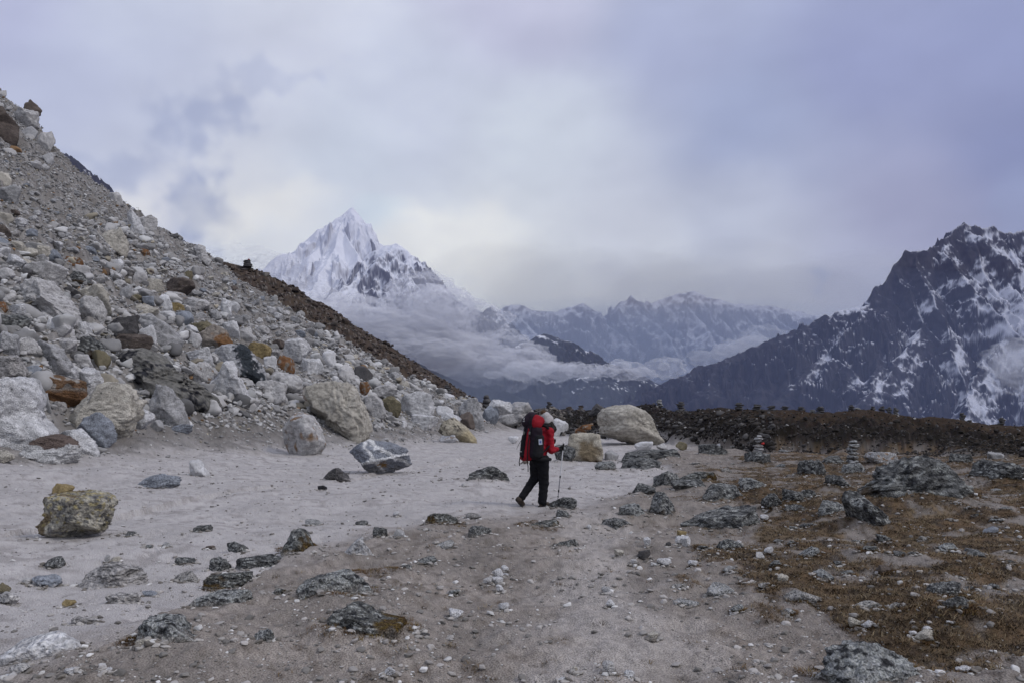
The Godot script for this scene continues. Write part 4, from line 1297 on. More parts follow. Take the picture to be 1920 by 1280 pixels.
func tuft_mesh(sd: int, blades: int) -> ArrayMesh:
	var r := RandomNumberGenerator.new()
	r.seed = sd
	var v := PackedVector3Array()
	var n := PackedVector3Array()
	var c := PackedColorArray()
	var idx := PackedInt32Array()
	for k in blades:
		var a := r.randf() * TAU
		var root := Vector3(r.randfn() * 0.35, 0.0, r.randfn() * 0.35)
		var lean := Vector3(cos(a), 0, sin(a)) * r.randf_range(0.2, 0.9)
		var side := Vector3(-sin(a), 0, cos(a)) * 0.035
		var tall := r.randf_range(0.4, 1.0)
		var b := v.size()
		var mid := root + lean * 0.35 + Vector3.UP * tall * 0.65
		var tip := root + lean + Vector3.UP * tall
		v.append_array(PackedVector3Array([root - side, root + side, mid - side * 0.7, mid + side * 0.7, tip]))
		for q in 5:
			n.append((Vector3.UP + lean * 0.3).normalized())
			var s := r.randf_range(0.75, 1.25)
			c.append(Color(s, s, s))
		idx.append_array(PackedInt32Array([b, b + 2, b + 1, b + 1, b + 2, b + 3, b + 2, b + 4, b + 3]))
	return to_mesh(v, n, c, idx)


func build_grass() -> void:
	var r := RandomNumberGenerator.new()
	r.seed = 909
	var root := tag(thing("dry_grass", Vector3.ZERO), "short withered brown grass and moss on the turf", "", "", "stuff")
	var where := [[], [], []]
	var tint := [PackedColorArray(), PackedColorArray(), PackedColorArray()]
	var n := 0
	var tries := 0
	while n < 110000 and tries < 700000:
		tries += 1
		var d := 4.2 + 40.0 * pow(r.randf(), 1.5)
		var x := r.randf_range(-0.3, 1.2) * d
		var h := land(x, d)
		var p := mk[1]
		var a := n_fine.get_noise_2d(x * 0.8, d * 0.8 + 33.0)
		var b := n_fine.get_noise_2d(x * 4.2 + 7.0, d * 3.0)
		var e := n_mid.get_noise_2d(x * 0.35, d * 0.35 + 200.0)
		var keep := turf(x, d, p, a, b, e)
		if p < 0.2: keep = 0.10 * smoothstep(0.2, 0.5, b + 0.4 * e) * (1.0 - mk[0])
		if r.randf() > keep: continue
		var size := r.randf_range(0.009, 0.036) * (1.0 + d * 0.02)
		var k := r.randi() % 3
		where[k].append(Transform3D(Basis(Vector3.UP, r.randf() * TAU).scaled(Vector3(size * 2.6, size, size * 2.6)), Vector3(x, h - 0.004, -d)))
		var t := r.randf()
		tint[k].append((Color(0.14, 0.096, 0.055) if t < 0.5 else Color(0.06, 0.045, 0.032) if t < 0.78 else Color(0.2, 0.155, 0.095)) * r.randf_range(0.6, 1.2))
		n += 1
	for t in contacts:
		land(t[0], t[1], false)
		if mk[1] > 0.35: grass_spots.append([Vector3(t[0], 0, -t[1]), t[2] * 1.15])
	for t in grass_spots:                                  # thick turf that clings to single rocks
		for q in int(150 + 500.0 * t[1]):
			var a := r.randf() * TAU
			var rad := sqrt(r.randf())
			var x: float = t[0].x + cos(a) * rad * t[1]
			var d: float = -t[0].z + sin(a) * rad * t[1] * 0.8 - t[1] * 0.15
			var size := r.randf_range(0.012, 0.035)
			var k := r.randi() % 3
			where[k].append(Transform3D(Basis(Vector3.UP, r.randf() * TAU).scaled(Vector3(size * 1.6, size, size * 1.6)), Vector3(x, land(x, d) - 0.004, -d)))
			var w := r.randf()
			tint[k].append((Color(0.13, 0.075, 0.032) if w < 0.55 else Color(0.07, 0.042, 0.024) if w < 0.85 else Color(0.18, 0.13, 0.04)) * r.randf_range(0.7, 1.2))
	for k in 3:
		scatter("grass_tuft", root, tuft_mesh(40 + k, 9), M.grass, where[k], tint[k])


var grass_spots := []


func build_path_rocks() -> void:
	var g := G_SAND
	rock("boulder", g, 71, 919, 212, 1014, "fore", "chunky lichen yellow boulder standing alone on the sand in the left foreground", {"out": [71, 985, 80, 950, 88, 932, 115, 925, 160, 923, 200, 930, 212, 945, 205, 975, 198, 998, 160, 1004, 120, 1013, 95, 1006], "thick": 0.75, "rough": 1.1, "cuts": 14, "bury": 0.08})
	rock("rock", g, 100, 905, 139, 928, "yellow", "small yellow stone peeping over the chunky lichen yellow boulder")
	rock("boulder", g, 653, 822, 772, 892, "veined", "slanting grey boulder with branching white veins on the sand", {"out": [653, 846, 665, 835, 690, 822, 735, 828, 765, 840, 772, 870, 745, 880, 712, 892, 685, 882, 668, 862], "worn": 0.03, "bury": 0.1})
	rock("rock", g, 607, 875, 660, 902, "dark", "dark ridged rock lying on the sand before the veined boulder", {"out": [607, 893, 620, 880, 632, 875, 650, 888, 660, 898, 640, 902]})
	rock("rock", g, 595, 909, 613, 919, "black", "small black stone below the dark ridged rock")
	rock("rock", g, 261, 888, 339, 916, "blue", "flat slate grey rock set in the sand", {"out": [261, 905, 275, 892, 300, 888, 335, 893, 339, 906, 322, 916, 285, 912]})
	rock("rock", g, 356, 861, 395, 894, "white", "small upright white rock beside the flat slate grey one", {"out": [358, 862, 372, 862, 385, 878, 395, 893, 360, 893]})
	rock("rock", g, 145, 1054, 281, 1099, "dusty", "low dusty slab of bedrock rising out of the sand", {"bury": 0.5, "out": [145, 1092, 160, 1068, 195, 1056, 255, 1060, 275, 1068, 281, 1090, 230, 1099]})
	rock("rock", g, 205, 1042, 226, 1057, "beige", "beige pebble shaped stone on the dusty slab")
	rock("rock", g, 196, 1040, 206, 1056, "grey", "thin upright grey stone next to the beige one on the dusty slab")
	rock("rock", g, 60, 1076, 118, 1100, "blue", "bluish ragged rock left of the dusty slab", {"bury": 0.4})
	rock("rock", g, 40, 1083, 60, 1096, "pale", "pale stone touching the bluish ragged rock")
	rock("rock", g, 200, 1111, 264, 1131, "dusty", "dust covered rock ledge below the dusty slab", {"bury": 0.5})
	rock("rock", g, 116, 1123, 141, 1138, "yellow", "cream coloured stone in the left foreground")
	rock("rock", g, 266, 1107, 293, 1118, "blue", "slate blue stone right of the dust covered ledge")
	rock("rock", g, 130, 1154, 187, 1169, "dusty", "long flat rock half sunk in dust", {"bury": 0.5})
	rock("rock", g, -6, 1108, 38, 1134, "pale", "two toned pale rock at the left edge of the foreground")
	rock("rock", g, -10, 1092, 15, 1114, "olive", "olive stone at the left edge behind the two toned rock")
	rock("rock", g, -30, 1186, 162, 1240, "white", "broad flat white slab in the lower left corner", {"bury": 0.6, "out": [-30, 1235, 0, 1210, 40, 1192, 100, 1186, 140, 1195, 162, 1218, 120, 1230, 30, 1240], "worn": 0.2, "rough": 0.4})
	rock("rock", g, 16, 1242, 57, 1262, "pale", "pale stone under the broad flat white slab", {"bury": 0.4})
	rock("rock", g, 121, 1251, 151, 1264, "white", "pale pointed stone at the bottom edge left of the small white one")
	rock("rock", g, 193, 1251, 211, 1262, "white", "small white stone at the bottom edge below the dark slab")
	rock("rock", g, 384, 1022, 402, 1029, "brown", "flat brown stone on the sand near the mossy peak rock")
	rock("rock", g, 74, 1092, 89, 1101, "black", "little black stone before the bluish ragged rock")
	g = G_PATH
	rock("rock", g, 250, 1157, 400, 1213, "snowy", "dark slab with chalky white lichen, left of the path", {"bury": 0.5, "out": [250, 1195, 256, 1165, 275, 1158, 330, 1158, 360, 1172, 400, 1185, 385, 1208, 320, 1210, 270, 1205]})
	rock("rock", g, 257, 1196, 284, 1216, "beige", "beige stone at the foot of the dark slab with white lichen")
	rock("rock", g, 380, 1072, 477, 1110, "mossy", "flat topped rock with brown moss hanging from its front", {"bury": 0.35, "out": [380, 1108, 386, 1080, 400, 1074, 470, 1073, 477, 1090, 470, 1110]})
	rock("rock", g, 355, 1106, 470, 1139, "snowy", "low lichen speckled rock below the moss fringed one", {"bury": 0.5})
	rock("rock", g, 389, 1044, 432, 1076, "lichen", "leaning grey rock behind the moss fringed one", {"bury": 0.3})
	rock("rock", g, 424, 1015, 470, 1041, "lichen", "small humped lichen rock at the edge of the sand", {"bury": 0.4})
	rock("rock", g, 430, 1041, 530, 1071, "lichen", "low ragged ledge between the humped rock and the mossy peak", {"bury": 0.5})
	rock("rock", g, 520, 991, 611, 1048, "mossy", "peaked rock with brown moss on its left side", {"bury": 0.3, "out": [520, 1042, 530, 1015, 545, 993, 565, 991, 590, 1015, 611, 1045, 570, 1048]})
	rock("rock", g, 618, 1002, 697, 1052, "grey", "smooth grey slanting rock right of the mossy peak", {"bury": 0.4, "out": [618, 1050, 630, 1030, 660, 1012, 680, 1003, 697, 1025, 670, 1040]})
	rock("rock", g, 548, 1064, 732, 1122, "snowy", "wide white lichen crusted ledge with moss under its rim", {"bury": 0.45, "out": [548, 1100, 565, 1080, 600, 1072, 650, 1065, 690, 1078, 732, 1112, 700, 1122, 640, 1115, 590, 1120]})
	rock("rock", g, 600, 1131, 764, 1202, "mossy", "shaggy moss covered rock in the lower middle foreground", {"bury": 0.4, "out": [600, 1165, 615, 1145, 660, 1133, 690, 1140, 720, 1150, 764, 1152, 745, 1185, 700, 1202, 640, 1190]})
	rock("rock", g, 476, 1176, 517, 1207, "snowy", "white blotched stone left of the shaggy moss covered rock", {"bury": 0.4})
	rock("rock", g, 506, 1102, 540, 1119, "mossy", "little mossy hump left of the wide white ledge", {"bury": 0.4})
	rock("rock", g, 796, 960, 860, 986, "mossy", "dark mossy rock at the edge between sand and path", {"bury": 0.4})
	rock("rock", g, 877, 986, 927, 1006, "lichen", "low dark rock behind the trailing foot, on the path edge", {"bury": 0.5})
	rock("rock", g, 739, 991, 760, 1009, "grey", "round grey stone among the low rocks by the path edge", {"bury": 0.3})
	rock("rock", g, 699, 987, 730, 1008, "lichen", "jagged lichen stone left of the round grey one", {"bury": 0.4})
	rock("rock", g, 868, 871, 970, 907, "lichen", "flat lichen mottled rock on the sand left of the hiker's legs", {"bury": 0.4, "out": [868, 900, 880, 880, 920, 872, 950, 880, 970, 905]})
	rock("rock", g, 1028, 931, 1082, 957, "lichen", "rounded rock on which the pole tip rests", {"bury": 0.4})
	rock("rock", g, 1042, 954, 1070, 973, "lichen", "small rock below the pole tip", {"bury": 0.3})
	rock("rock", g, 1039, 833, 1079, 871, "lichen", "grey lichen boulder seen behind the walking pole", {"bury": 0.15})
	rock("rock", g, 976, 860, 992, 871, "brown", "small brown stone left of the hiker's knees")
	rock("rock", g, 1127, 971, 1180, 996, "lichen", "pale knobbly rock on the path, right of the pole", {"bury": 0.35})
	rock("rock", g, 1040, 1010, 1092, 1029, "lichen", "flat grey rock sunk into the path below the hiker", {"bury": 0.55})
	rock("rock", g, 985, 972, 1050, 992, "mossy", "mossy lip of rock just under the hiker's front foot", {"bury": 0.6})
	g = G_TURF
	rock("rock", g, 1160, 841, 1290, 871, "lichen", "long low lichen rock before the giant rounded boulder", {"bury": 0.3, "out": [1160, 862, 1175, 846, 1210, 843, 1270, 842, 1290, 868, 1250, 871]})
	rock("rock", g, 1165, 857, 1242, 885, "lichen", "broad lichen rock in front of the long low one", {"bury": 0.35})
	rock("rock", g, 1133, 843, 1161, 866, "grey", "round grey rock right of the squarish beige boulder")
	rock("rock", g, 1114, 863, 1156, 885, "snowy", "white speckled stone below the squarish beige boulder")
	rock("boulder", g, 1212, 921, 1276, 973, "lichen", "dark pointed boulder with green lichen, right of the path", {"bury": 0.15, "out": [1212, 960, 1220, 940, 1232, 923, 1245, 922, 1262, 940, 1276, 968, 1250, 973]})
	rock("boulder", g, 1272, 947, 1427, 1003, "lichen", "broad flat dark slab boulder right of the pointed one", {"bury": 0.25, "out": [1272, 972, 1310, 960, 1370, 950, 1418, 948, 1427, 975, 1405, 1000, 1350, 998, 1290, 985], "cuts": 7})
	rock("rock", g, 1427, 924, 1467, 957, "lichen", "blocky dark rock beyond the flat slab boulder", {"bury": 0.2})
	rock("rock", g, 1465, 915, 1505, 943, "lichen", "rounded black green rock next to the blocky dark one", {"bury": 0.2})
	rock("rock", g, 1384, 894, 1437, 921, "snowy", "white dashed rock in the brown turf", {"bury": 0.3})
	rock("rock", g, 1221, 881, 1280, 916, "lichen", "two humped lichen rock on the edge of the turf", {"bury": 0.3})
	rock("rock", g, 1257, 898, 1322, 919, "lichen", "flat lichen rock under the grassy topped mound", {"bury": 0.3})
	rock("rock", g, 1274, 883, 1346, 905, "mossy", "low rock mound capped with yellow dry grass", {"bury": 0.4})
	rock("rock", g, 1314, 906, 1397, 943, "lichen", "sloping lichen rock behind the flat slab boulder", {"bury": 0.3})
	rock("rock", g, 1182, 905, 1230, 929, "lichen", "grey green rock on the sand's right edge", {"bury": 0.3})
	rock("rock", g, 1159, 943, 1216, 971, "snowy", "pale crusted rock left of the pointed boulder", {"bury": 0.35})
	rock("rock", g, 1494, 861, 1546, 896, "lichen", "lichen rock standing in turf left of the largest outcrop", {"bury": 0.25})
	rock("rock", g, 1397, 846, 1451, 873, "lichen", "grey rock that carries the little white cairn", {"bury": 0.25})
	rock("rock", g, 1309, 831, 1366, 855, "lichen", "dark hump before the earth bank", {"bury": 0.3})
	rock("rock", g, 1503, 916, 1535, 936, "lichen", "small lichen rock between the black green rock and the tilted slab", {"bury": 0.3})
	rock("rock", g, 1529, 938, 1590, 971, "snowy", "white edged rock left of the tilted slab", {"bury": 0.35})
	rock("rock", g, 1342, 1008, 1399, 1036, "snowy", "dark rock with white flecks below the flat slab boulder", {"bury": 0.45})
	rock("rock", g, 1468, 945, 1512, 961, "lichen", "low shelf of rock in front of the black green rock", {"bury": 0.5})
	rock("boulder", g, 1588, 851, 1806, 944, "lichen", "largest dark lichen outcrop on the right", {"bury": 0.25, "out": [1588, 905, 1620, 890, 1660, 868, 1700, 855, 1740, 853, 1780, 865, 1803, 885, 1806, 905, 1770, 915, 1730, 925, 1700, 942, 1650, 938, 1610, 920], "rough": 1.7, "cuts": 11})
	rock("rock", g, 1551, 890, 1604, 917, "lichen", "low rock leading up to the largest outcrop", {"bury": 0.3})
	rock("boulder", g, 1584, 918, 1700, 1004, "lichen", "tilted ribbed slab below the largest outcrop", {"bury": 0.3, "out": [1584, 935, 1592, 922, 1620, 925, 1650, 945, 1685, 980, 1700, 1000, 1680, 1004, 1640, 985, 1605, 965]})
	rock("boulder", g, 1822, 861, 1918, 906, "lichen", "ribbed lichen outcrop at the right edge of the turf", {"bury": 0.3})
	rock("rock", g, 1848, 846, 1882, 863, "grey", "rounded grey rock behind the ribbed outcrop", {"bury": 0.2})
	rock("rock", g, 1774, 849, 1824, 869, "lichen", "dark low rock behind the largest outcrop", {"bury": 0.3})
	rock("rock", g, 1624, 846, 1684, 872, "grey", "smooth grey rock left of the largest outcrop's top", {"bury": 0.2, "worn": 0.15})
	rock("rock", g, 1642, 1000, 1675, 1018, "snowy", "small pale crusted rock below the tilted slab", {"bury": 0.3})
	rock("rock", g, 1757, 1018, 1803, 1037, "snowy", "whitish flat rock in the brown turf on the right", {"bury": 0.4})
	rock("rock", g, 1838, 986, 1872, 1003, "blue", "bluish dark rock in the turf near the right edge", {"bury": 0.35})
	rock("rock", g, 1580, 867, 1622, 889, "snowy", "white splashed rock under the thin cairn", {"bury": 0.2})
	rock("rock", g, 1534, 853, 1582, 872, "lichen", "grey hump left of the thin cairn", {"bury": 0.3})
	rock("rock", g, 1495, 1024, 1542, 1048, "snowy", "half buried dark stone with white crust in the turf", {"bury": 0.45})
	rock("rock", g, 1611, 1023, 1647, 1037, "mossy", "mossy dark hump in the brown turf", {"bury": 0.5})
	rock("rock", g, 1644, 1059, 1682, 1077, "brown", "brown purple stone sunk in the turf", {"bury": 0.5})
	rock("rock", g, 1740, 1091, 1807, 1123, "lichen", "rough lichen rock, upper of the pair in the right foreground", {"bury": 0.45})
	rock("rock", g, 1766, 1114, 1832, 1147, "lichen", "rough lichen rock, lower of the pair in the right foreground", {"bury": 0.45})
	rock("boulder", g, 1486, 1201, 1740, 1310, "snowy", "big chalky lichen outcrop cut off by the bottom edge", {"bury": 0.35, "out": [1486, 1290, 1530, 1250, 1560, 1215, 1610, 1203, 1650, 1207, 1700, 1225, 1740, 1265, 1730, 1310, 1500, 1310], "rough": 1.5})
	if dry: return
	for t in [[1355, 995, 0.75], [1640, 985, 0.8], [1720, 920, 1.0], [1280, 900, 0.8], [560, 1030, 0.28], [690, 1180, 0.42], [640, 1112, 0.36], [430, 1100, 0.28], [1600, 1270, 0.4], [1870, 905, 1.0], [1360, 1030, 0.45], [700, 1070, 0.35], [840, 985, 0.3], [1010, 985, 0.35], [270, 1200, 0.15], [1580, 905, 0.7], [1500, 945, 0.7], [1330, 935, 0.7], [1760, 1130, 0.35]]:
		grass_spots.append([hit(t[0], t[1]), t[2]])
	g = G_LOOSE
	var where := [
		["white", 939, 1059, 954, 1072, "top stone of the little white heap beside the path"], ["white", 922, 1066, 945, 1083, "triangular white stone of the little heap beside the path"], ["pale", 905, 1082, 925, 1096, "grey white stone at the left of the little heap"],
		["white", 922, 1081, 944, 1096, "whitest flat stone in the middle of the little heap"], ["white", 929, 1095, 945, 1110, "lowest stone of the little white heap"], ["white", 944, 1074, 956, 1081, "tiny stone at the right of the little heap"],
		["white", 933, 1129, 955, 1145, "lone pale stone just below the little white heap"], ["white", 840, 1141, 870, 1161, "white stone with a bluish side on the dirt"], ["white", 719, 1250, 742, 1268, "white stone at the bottom edge in the middle left"],
		["dark", 782, 1185, 806, 1196, "flat dark stone on the dirt below the bluish sided stone"], ["white", 1266, 1004, 1281, 1020, "smaller round white stone of the touching pair"], ["white", 1275, 1004, 1296, 1026, "larger round white stone of the touching pair"],
		["yellow", 1270, 994, 1288, 1005, "ochre stone behind the touching round pair"], ["white", 1206, 1006, 1221, 1024, "pale double stone left of the touching round pair"], ["beige", 1152, 1029, 1170, 1042, "cream stone on the bare path"],
		["dark", 1195, 1029, 1221, 1050, "dark wedge stone left of the white row"], ["white", 1231, 1046, 1259, 1061, "biggest stone of the white row across the path edge"], ["white", 1290, 1050, 1309, 1062, "white and grey stone at the right end of the row"],
		["pale", 1182, 1047, 1195, 1058, "small pale stone left of the dark wedge"], ["grey", 1128, 1099, 1147, 1112, "grey stone, upper of two in the middle of the path"], ["white", 1136, 1124, 1153, 1138, "white stone, lower of two in the middle of the path"],
		["beige", 1214, 1185, 1235, 1198, "flat cream stone alone on the lower path"], ["pale", 1129, 1238, 1153, 1262, "rounded grey white stone at the bottom of the path"], ["white", 1170, 1256, 1191, 1270, "white chip right of the rounded stone at the bottom"],
		["beige", 1073, 1249, 1084, 1260, "small cream stone left of the rounded stone at the bottom"], ["white", 1046, 1270, 1064, 1282, "white stone cut by the bottom edge"], ["pale", 1416, 1034, 1434, 1051, "upright pale stone in the turf"],
		["white", 1432, 1024, 1452, 1038, "white oblong stone beside the upright pale stone"], ["beige", 1457, 1075, 1478, 1093, "cream stone on dark brown grass"], ["beige", 1589, 1156, 1621, 1180, "larger cream stone of the pair in the brown turf"],
		["white", 1616, 1164, 1642, 1181, "smaller white stone of the pair in the brown turf"], ["beige", 1714, 1179, 1750, 1207, "largest pale stone of the cluster on the right"], ["white", 1705, 1182, 1720, 1195, "left hand small stone of the cluster on the right"],
		["white", 1730, 1174, 1749, 1185, "white stone behind the largest one of the cluster"], ["white", 1774, 1163, 1788, 1172, "white chip above the cluster on the right"], ["white", 1791, 1248, 1822, 1263, "flat white stone near the bottom right corner"],
		["white", 1792, 940, 1808, 951, "pink white stone in the turf before the largest outcrop"], ["white", 1098, 983, 1109, 992, "white cube like stone beside the knobbly path rock"], ["white", 1380, 1012, 1391, 1020, "little white stone on the flecked dark rock"],
		["white", 1433, 953, 1450, 962, "white stone in front of the blocky dark rock"], ["white", 1425, 964, 1442, 976, "white mottled stone right of the flat slab boulder"], ["dark", 1248, 1015, 1258, 1026, "small dark cube left of the touching round pair"],
		["pale", 864, 905, 876, 912, "pale chip on the sand left of the hiker"], ["white", 736, 958, 750, 968, "whitish stone on the sand by the path edge"], ["white", 1343, 830, 1356, 838, "white stone at the foot of the earth bank"],
	]
	for w in where:
		rock("stone", g, w[1], w[2], w[3], w[4], w[0], w[5], {"bury": 0.1, "worn": 0.12})


func build_cairns() -> void:
	# left, top, right, bottom in the photograph, how many stones, what it looks like
	var list := [
		[1268, 755, 1286, 777, 6, "dark", "tall dark cairn on the bank just right of the giant rounded boulder"], [1230, 751, 1244, 764, 4, "snowy", "small pale topped cairn on the bank above the giant boulder's right side"], [1377, 757, 1394, 770, 4, "dark", "squat cairn, first of the row along the bank top"],
		[1411, 760, 1428, 771, 4, "dark", "low cairn, second of the row along the bank top"], [1440, 762, 1455, 774, 5, "dark", "cairn, third of the row along the bank top"], [1464, 763, 1479, 775, 5, "dark", "cairn, fourth of the row along the bank top"],
		[1495, 764, 1510, 776, 5, "dark", "cairn, fifth of the row along the bank top"], [1517, 770, 1530, 779, 4, "snowy", "white topped cairn, sixth of the row along the bank top"], [1531, 764, 1546, 777, 5, "dark", "wide cairn, seventh of the row along the bank top"],
		[1591, 761, 1603, 775, 5, "dark", "dark cairn beside the ruined heap on the brown part of the bank"], [1600, 766, 1616, 780, 5, "snowy", "ruined pale heap right of the dark cairn"], [1632, 764, 1643, 778, 5, "dark", "dark pillar cairn, left of the four pillars"],
		[1649, 764, 1660, 778, 5, "dark", "dark pillar cairn, second of the four pillars"], [1662, 765, 1674, 778, 5, "dark", "dark pillar cairn, third of the four pillars"], [1674, 766, 1686, 780, 5, "lichen", "speckled pillar cairn, right of the four pillars"],
		[1799, 776, 1811, 790, 5, "dark", "lone dark cairn on the brown bank"], [1872, 785, 1886, 800, 4, "dark", "dark cairn by the pale hump near the right edge"], [1024, 755, 1037, 772, 5, "dark", "dark cairn on the skyline right above the hiker's head"],
		[905, 743, 920, 757, 4, "dark", "small dark cairn above the bluish boulder"], [832, 724, 846, 738, 4, "dark", "cairn where the brown hillside meets the scree"], [1083, 762, 1096, 776, 4, "brown", "small cairn left of the dark pointed rock"], [1060, 764, 1074, 777, 4, "brown", "rough cairn between the hiker and the dark pointed rock"],
	]
	for c in list:
		var u: float = (c[0] + c[2]) * 0.5
		var d := table(T_bank_base, u) + 14.6
		var x := (u - 960.0) / F * d
		var y := land(x, d, false) - 0.05
		if u < 900.0:
			d = 112.0
			x = (u - 960.0) / F * d
			y = EYE + (HV - c[3]) / F * d
		cairn(Vector3(x, y, -d), (c[2] - c[0]) / F * d * 1.15, EYE + (HV - c[1] + 2.0) / F * d - y, c[4], c[5], c[6])
	var p := hit(1428, 851)
	cairn(p + Vector3(0, 0.0, -0.5), 0.68, 1.05, 7, "grey", "little grey white cairn with a red stone, standing before the dark bank", true)
	p = hit(1608, 872)
	cairn(p + Vector3(0, 0, -0.4), 0.5, 0.85, 6, "snowy", "thin pale cairn on the white splashed rock", false)
	var q := spot(463, 498, 149.5)
	cairn(q - Vector3(0, 0.3, 0), 1.7, 1.5, 5, "dark", "cairn with a red top on the crest of the brown hillside", true)


func cairn(at: Vector3, wide: float, tall: float, n: int, style: String, label: String, red := false) -> void:
	var r := RandomNumberGenerator.new()
	r.seed = int(absf(at.x) * 100.0) + 5
	var o := tag(thing("cairn", at), label, "cairn", "stone cairns along the bank")
	var y := 0.0
	for k in n:
		var t := float(k) / n
		var h := tall / n * (1.3 - 0.5 * t)
		h = minf(h, tall - y + 0.02)
		var w := wide * (1.0 - 0.5 * t) * r.randf_range(0.8, 1.1)
		if k == n - 2: w = wide * r.randf_range(0.75, 0.95)
		var is_red := red and k == (n - 1 if n < 6 else 3)
		var s := put("stone", rock_mesh(int(at.x * 31.0) + k * 17, 2, style, Vector3(w * 0.5, h * 0.62, w * 0.45), 8, 1.0), flat(Color(0.38, 0.03, 0.03)) if is_red else M.stone, o, Vector3(r.randf_range(-0.06, 0.06) * wide, y + h * 0.5, 0))
		s.rotation = Vector3(r.randf_range(-0.08, 0.08), r.randf() * TAU, r.randf_range(-0.12, 0.12))
		if is_red:
			s.scale = Vector3(0.4, 0.7, 0.4)
			s.position += Vector3(0.22 * wide, 0.0, 0.2 * wide)
		y += h * 0.92


# ------------------------------------------------------------------ the hiker: tapered capsules joined smoothly, meshed with surface nets
func field(p: Vector3, caps: Array, k: float) -> float:
	var f := 1e9
	for c in caps:
		var a: Vector3 = c[0]
		var ab: Vector3 = c[1] - a
		var t := clampf((p - a).dot(ab) / maxf(ab.length_squared(), 1e-9), 0.0, 1.0)
		var d := (p - a - ab * t).length() - lerpf(c[2], c[3], t)
		if d > f + k: continue
		f = d if d < f - k else sm(f, d, k)
	return f


func nets(caps: Array, k: float, cell: float, wrinkle := 0.0, wscale := 10.0, top := 1e9, bottom := -1e9) -> ArrayMesh:
	var lo := Vector3(1e9, 1e9, 1e9)
	var hi := -lo
	for c in caps:
		var m: float = maxf(c[2], c[3]) + cell * 3.0 + wrinkle
		lo = lo.min(c[0] - Vector3(m, m, m)).min(c[1] - Vector3(m, m, m))
		hi = hi.max(c[0] + Vector3(m, m, m)).max(c[1] + Vector3(m, m, m))
	var nx := int((hi.x - lo.x) / cell) + 2
	var ny := int((hi.y - lo.y) / cell) + 2
	var nz := int((hi.z - lo.z) / cell) + 2
	var g := PackedFloat32Array()
	g.resize(nx * ny * nz)
	g.fill(1.0)
	const B := 5
	for bz in range(0, nz, B):
		for by in range(0, ny, B):
			for bx in range(0, nx, B):
				var mid := lo + Vector3(bx + 2, by + 2, bz + 2) * cell
				var fm := field(mid, caps, k)
				if absf(fm) > cell * 6.0 + wrinkle + k:
					if fm < 0.0:
						for z in range(bz, mini(bz + B, nz)):
							for y in range(by, mini(by + B, ny)):
								for x in range(bx, mini(bx + B, nx)):
									g[(z * ny + y) * nx + x] = -1.0
					continue
				for z in range(bz, mini(bz + B, nz)):
					for y in range(by, mini(by + B, ny)):
						for x in range(bx, mini(bx + B, nx)):
							var p := lo + Vector3(x, y, z) * cell
							var f := field(p, caps, k)
							if wrinkle > 0.0: f -= wrinkle * n_rock.get_noise_3d(p.x * wscale, p.y * wscale * 1.6, p.z * wscale)
							if top < 1e8: f = maxf(f, p.y - top)
							if bottom > -1e8: f = maxf(f, bottom - p.y)
							g[(z * ny + y) * nx + x] = f
	var v := PackedVector3Array()
	var at := {}
	for z in nz - 1:
		for y in ny - 1:
			for x in nx - 1:
				var base := (z * ny + y) * nx + x
				var s := PackedFloat32Array([g[base], g[base + 1], g[base + nx], g[base + nx + 1], g[base + nx * ny], g[base + nx * ny + 1], g[base + nx * ny + nx], g[base + nx * ny + nx + 1]])
				var neg := 0
				for q in 8:
					if s[q] < 0.0: neg += 1
				if neg == 0 or neg == 8: continue
				var sum := Vector3.ZERO
				var cnt := 0
				for e in [[0, 1], [2, 3], [4, 5], [6, 7], [0, 2], [1, 3], [4, 6], [5, 7], [0, 4], [1, 5], [2, 6], [3, 7]]:
					var fa := s[e[0]]
					var fb := s[e[1]]
					if (fa < 0.0) != (fb < 0.0):
						var pa := Vector3(e[0] & 1, (e[0] >> 1) & 1, e[0] >> 2)
						var pb := Vector3(e[1] & 1, (e[1] >> 1) & 1, e[1] >> 2)
						sum += pa.lerp(pb, fa / (fa - fb))
						cnt += 1
				at[base] = v.size()
				v.append(lo + (Vector3(x, y, z) + sum / cnt) * cell)
	var idx := PackedInt32Array()
	var step := [1, nx, nx * ny]
	for base in at:
		for a in 3:
			var b := (a + 1) % 3
			var c := (a + 2) % 3
			var nb: int = base + step[a]
			if nb >= g.size() or (g[base] < 0.0) == (g[nb] < 0.0): continue
			var q0: int = base - step[b] - step[c]
			var q1: int = base - step[c]
			var q3: int = base - step[b]
			if not (at.has(q0) and at.has(q1) and at.has(q3)): continue
			var i0: int = at[q0]
			var i1: int = at[q1]
			var i2: int = at[base]
			var i3: int = at[q3]
			if g[base] < 0.0: idx.append_array(PackedInt32Array([i0, i2, i1, i0, i3, i2]))
			else: idx.append_array(PackedInt32Array([i0, i1, i2, i0, i2, i3]))
	return to_mesh(v, smooth_normals(v, idx), PackedColorArray(), idx)


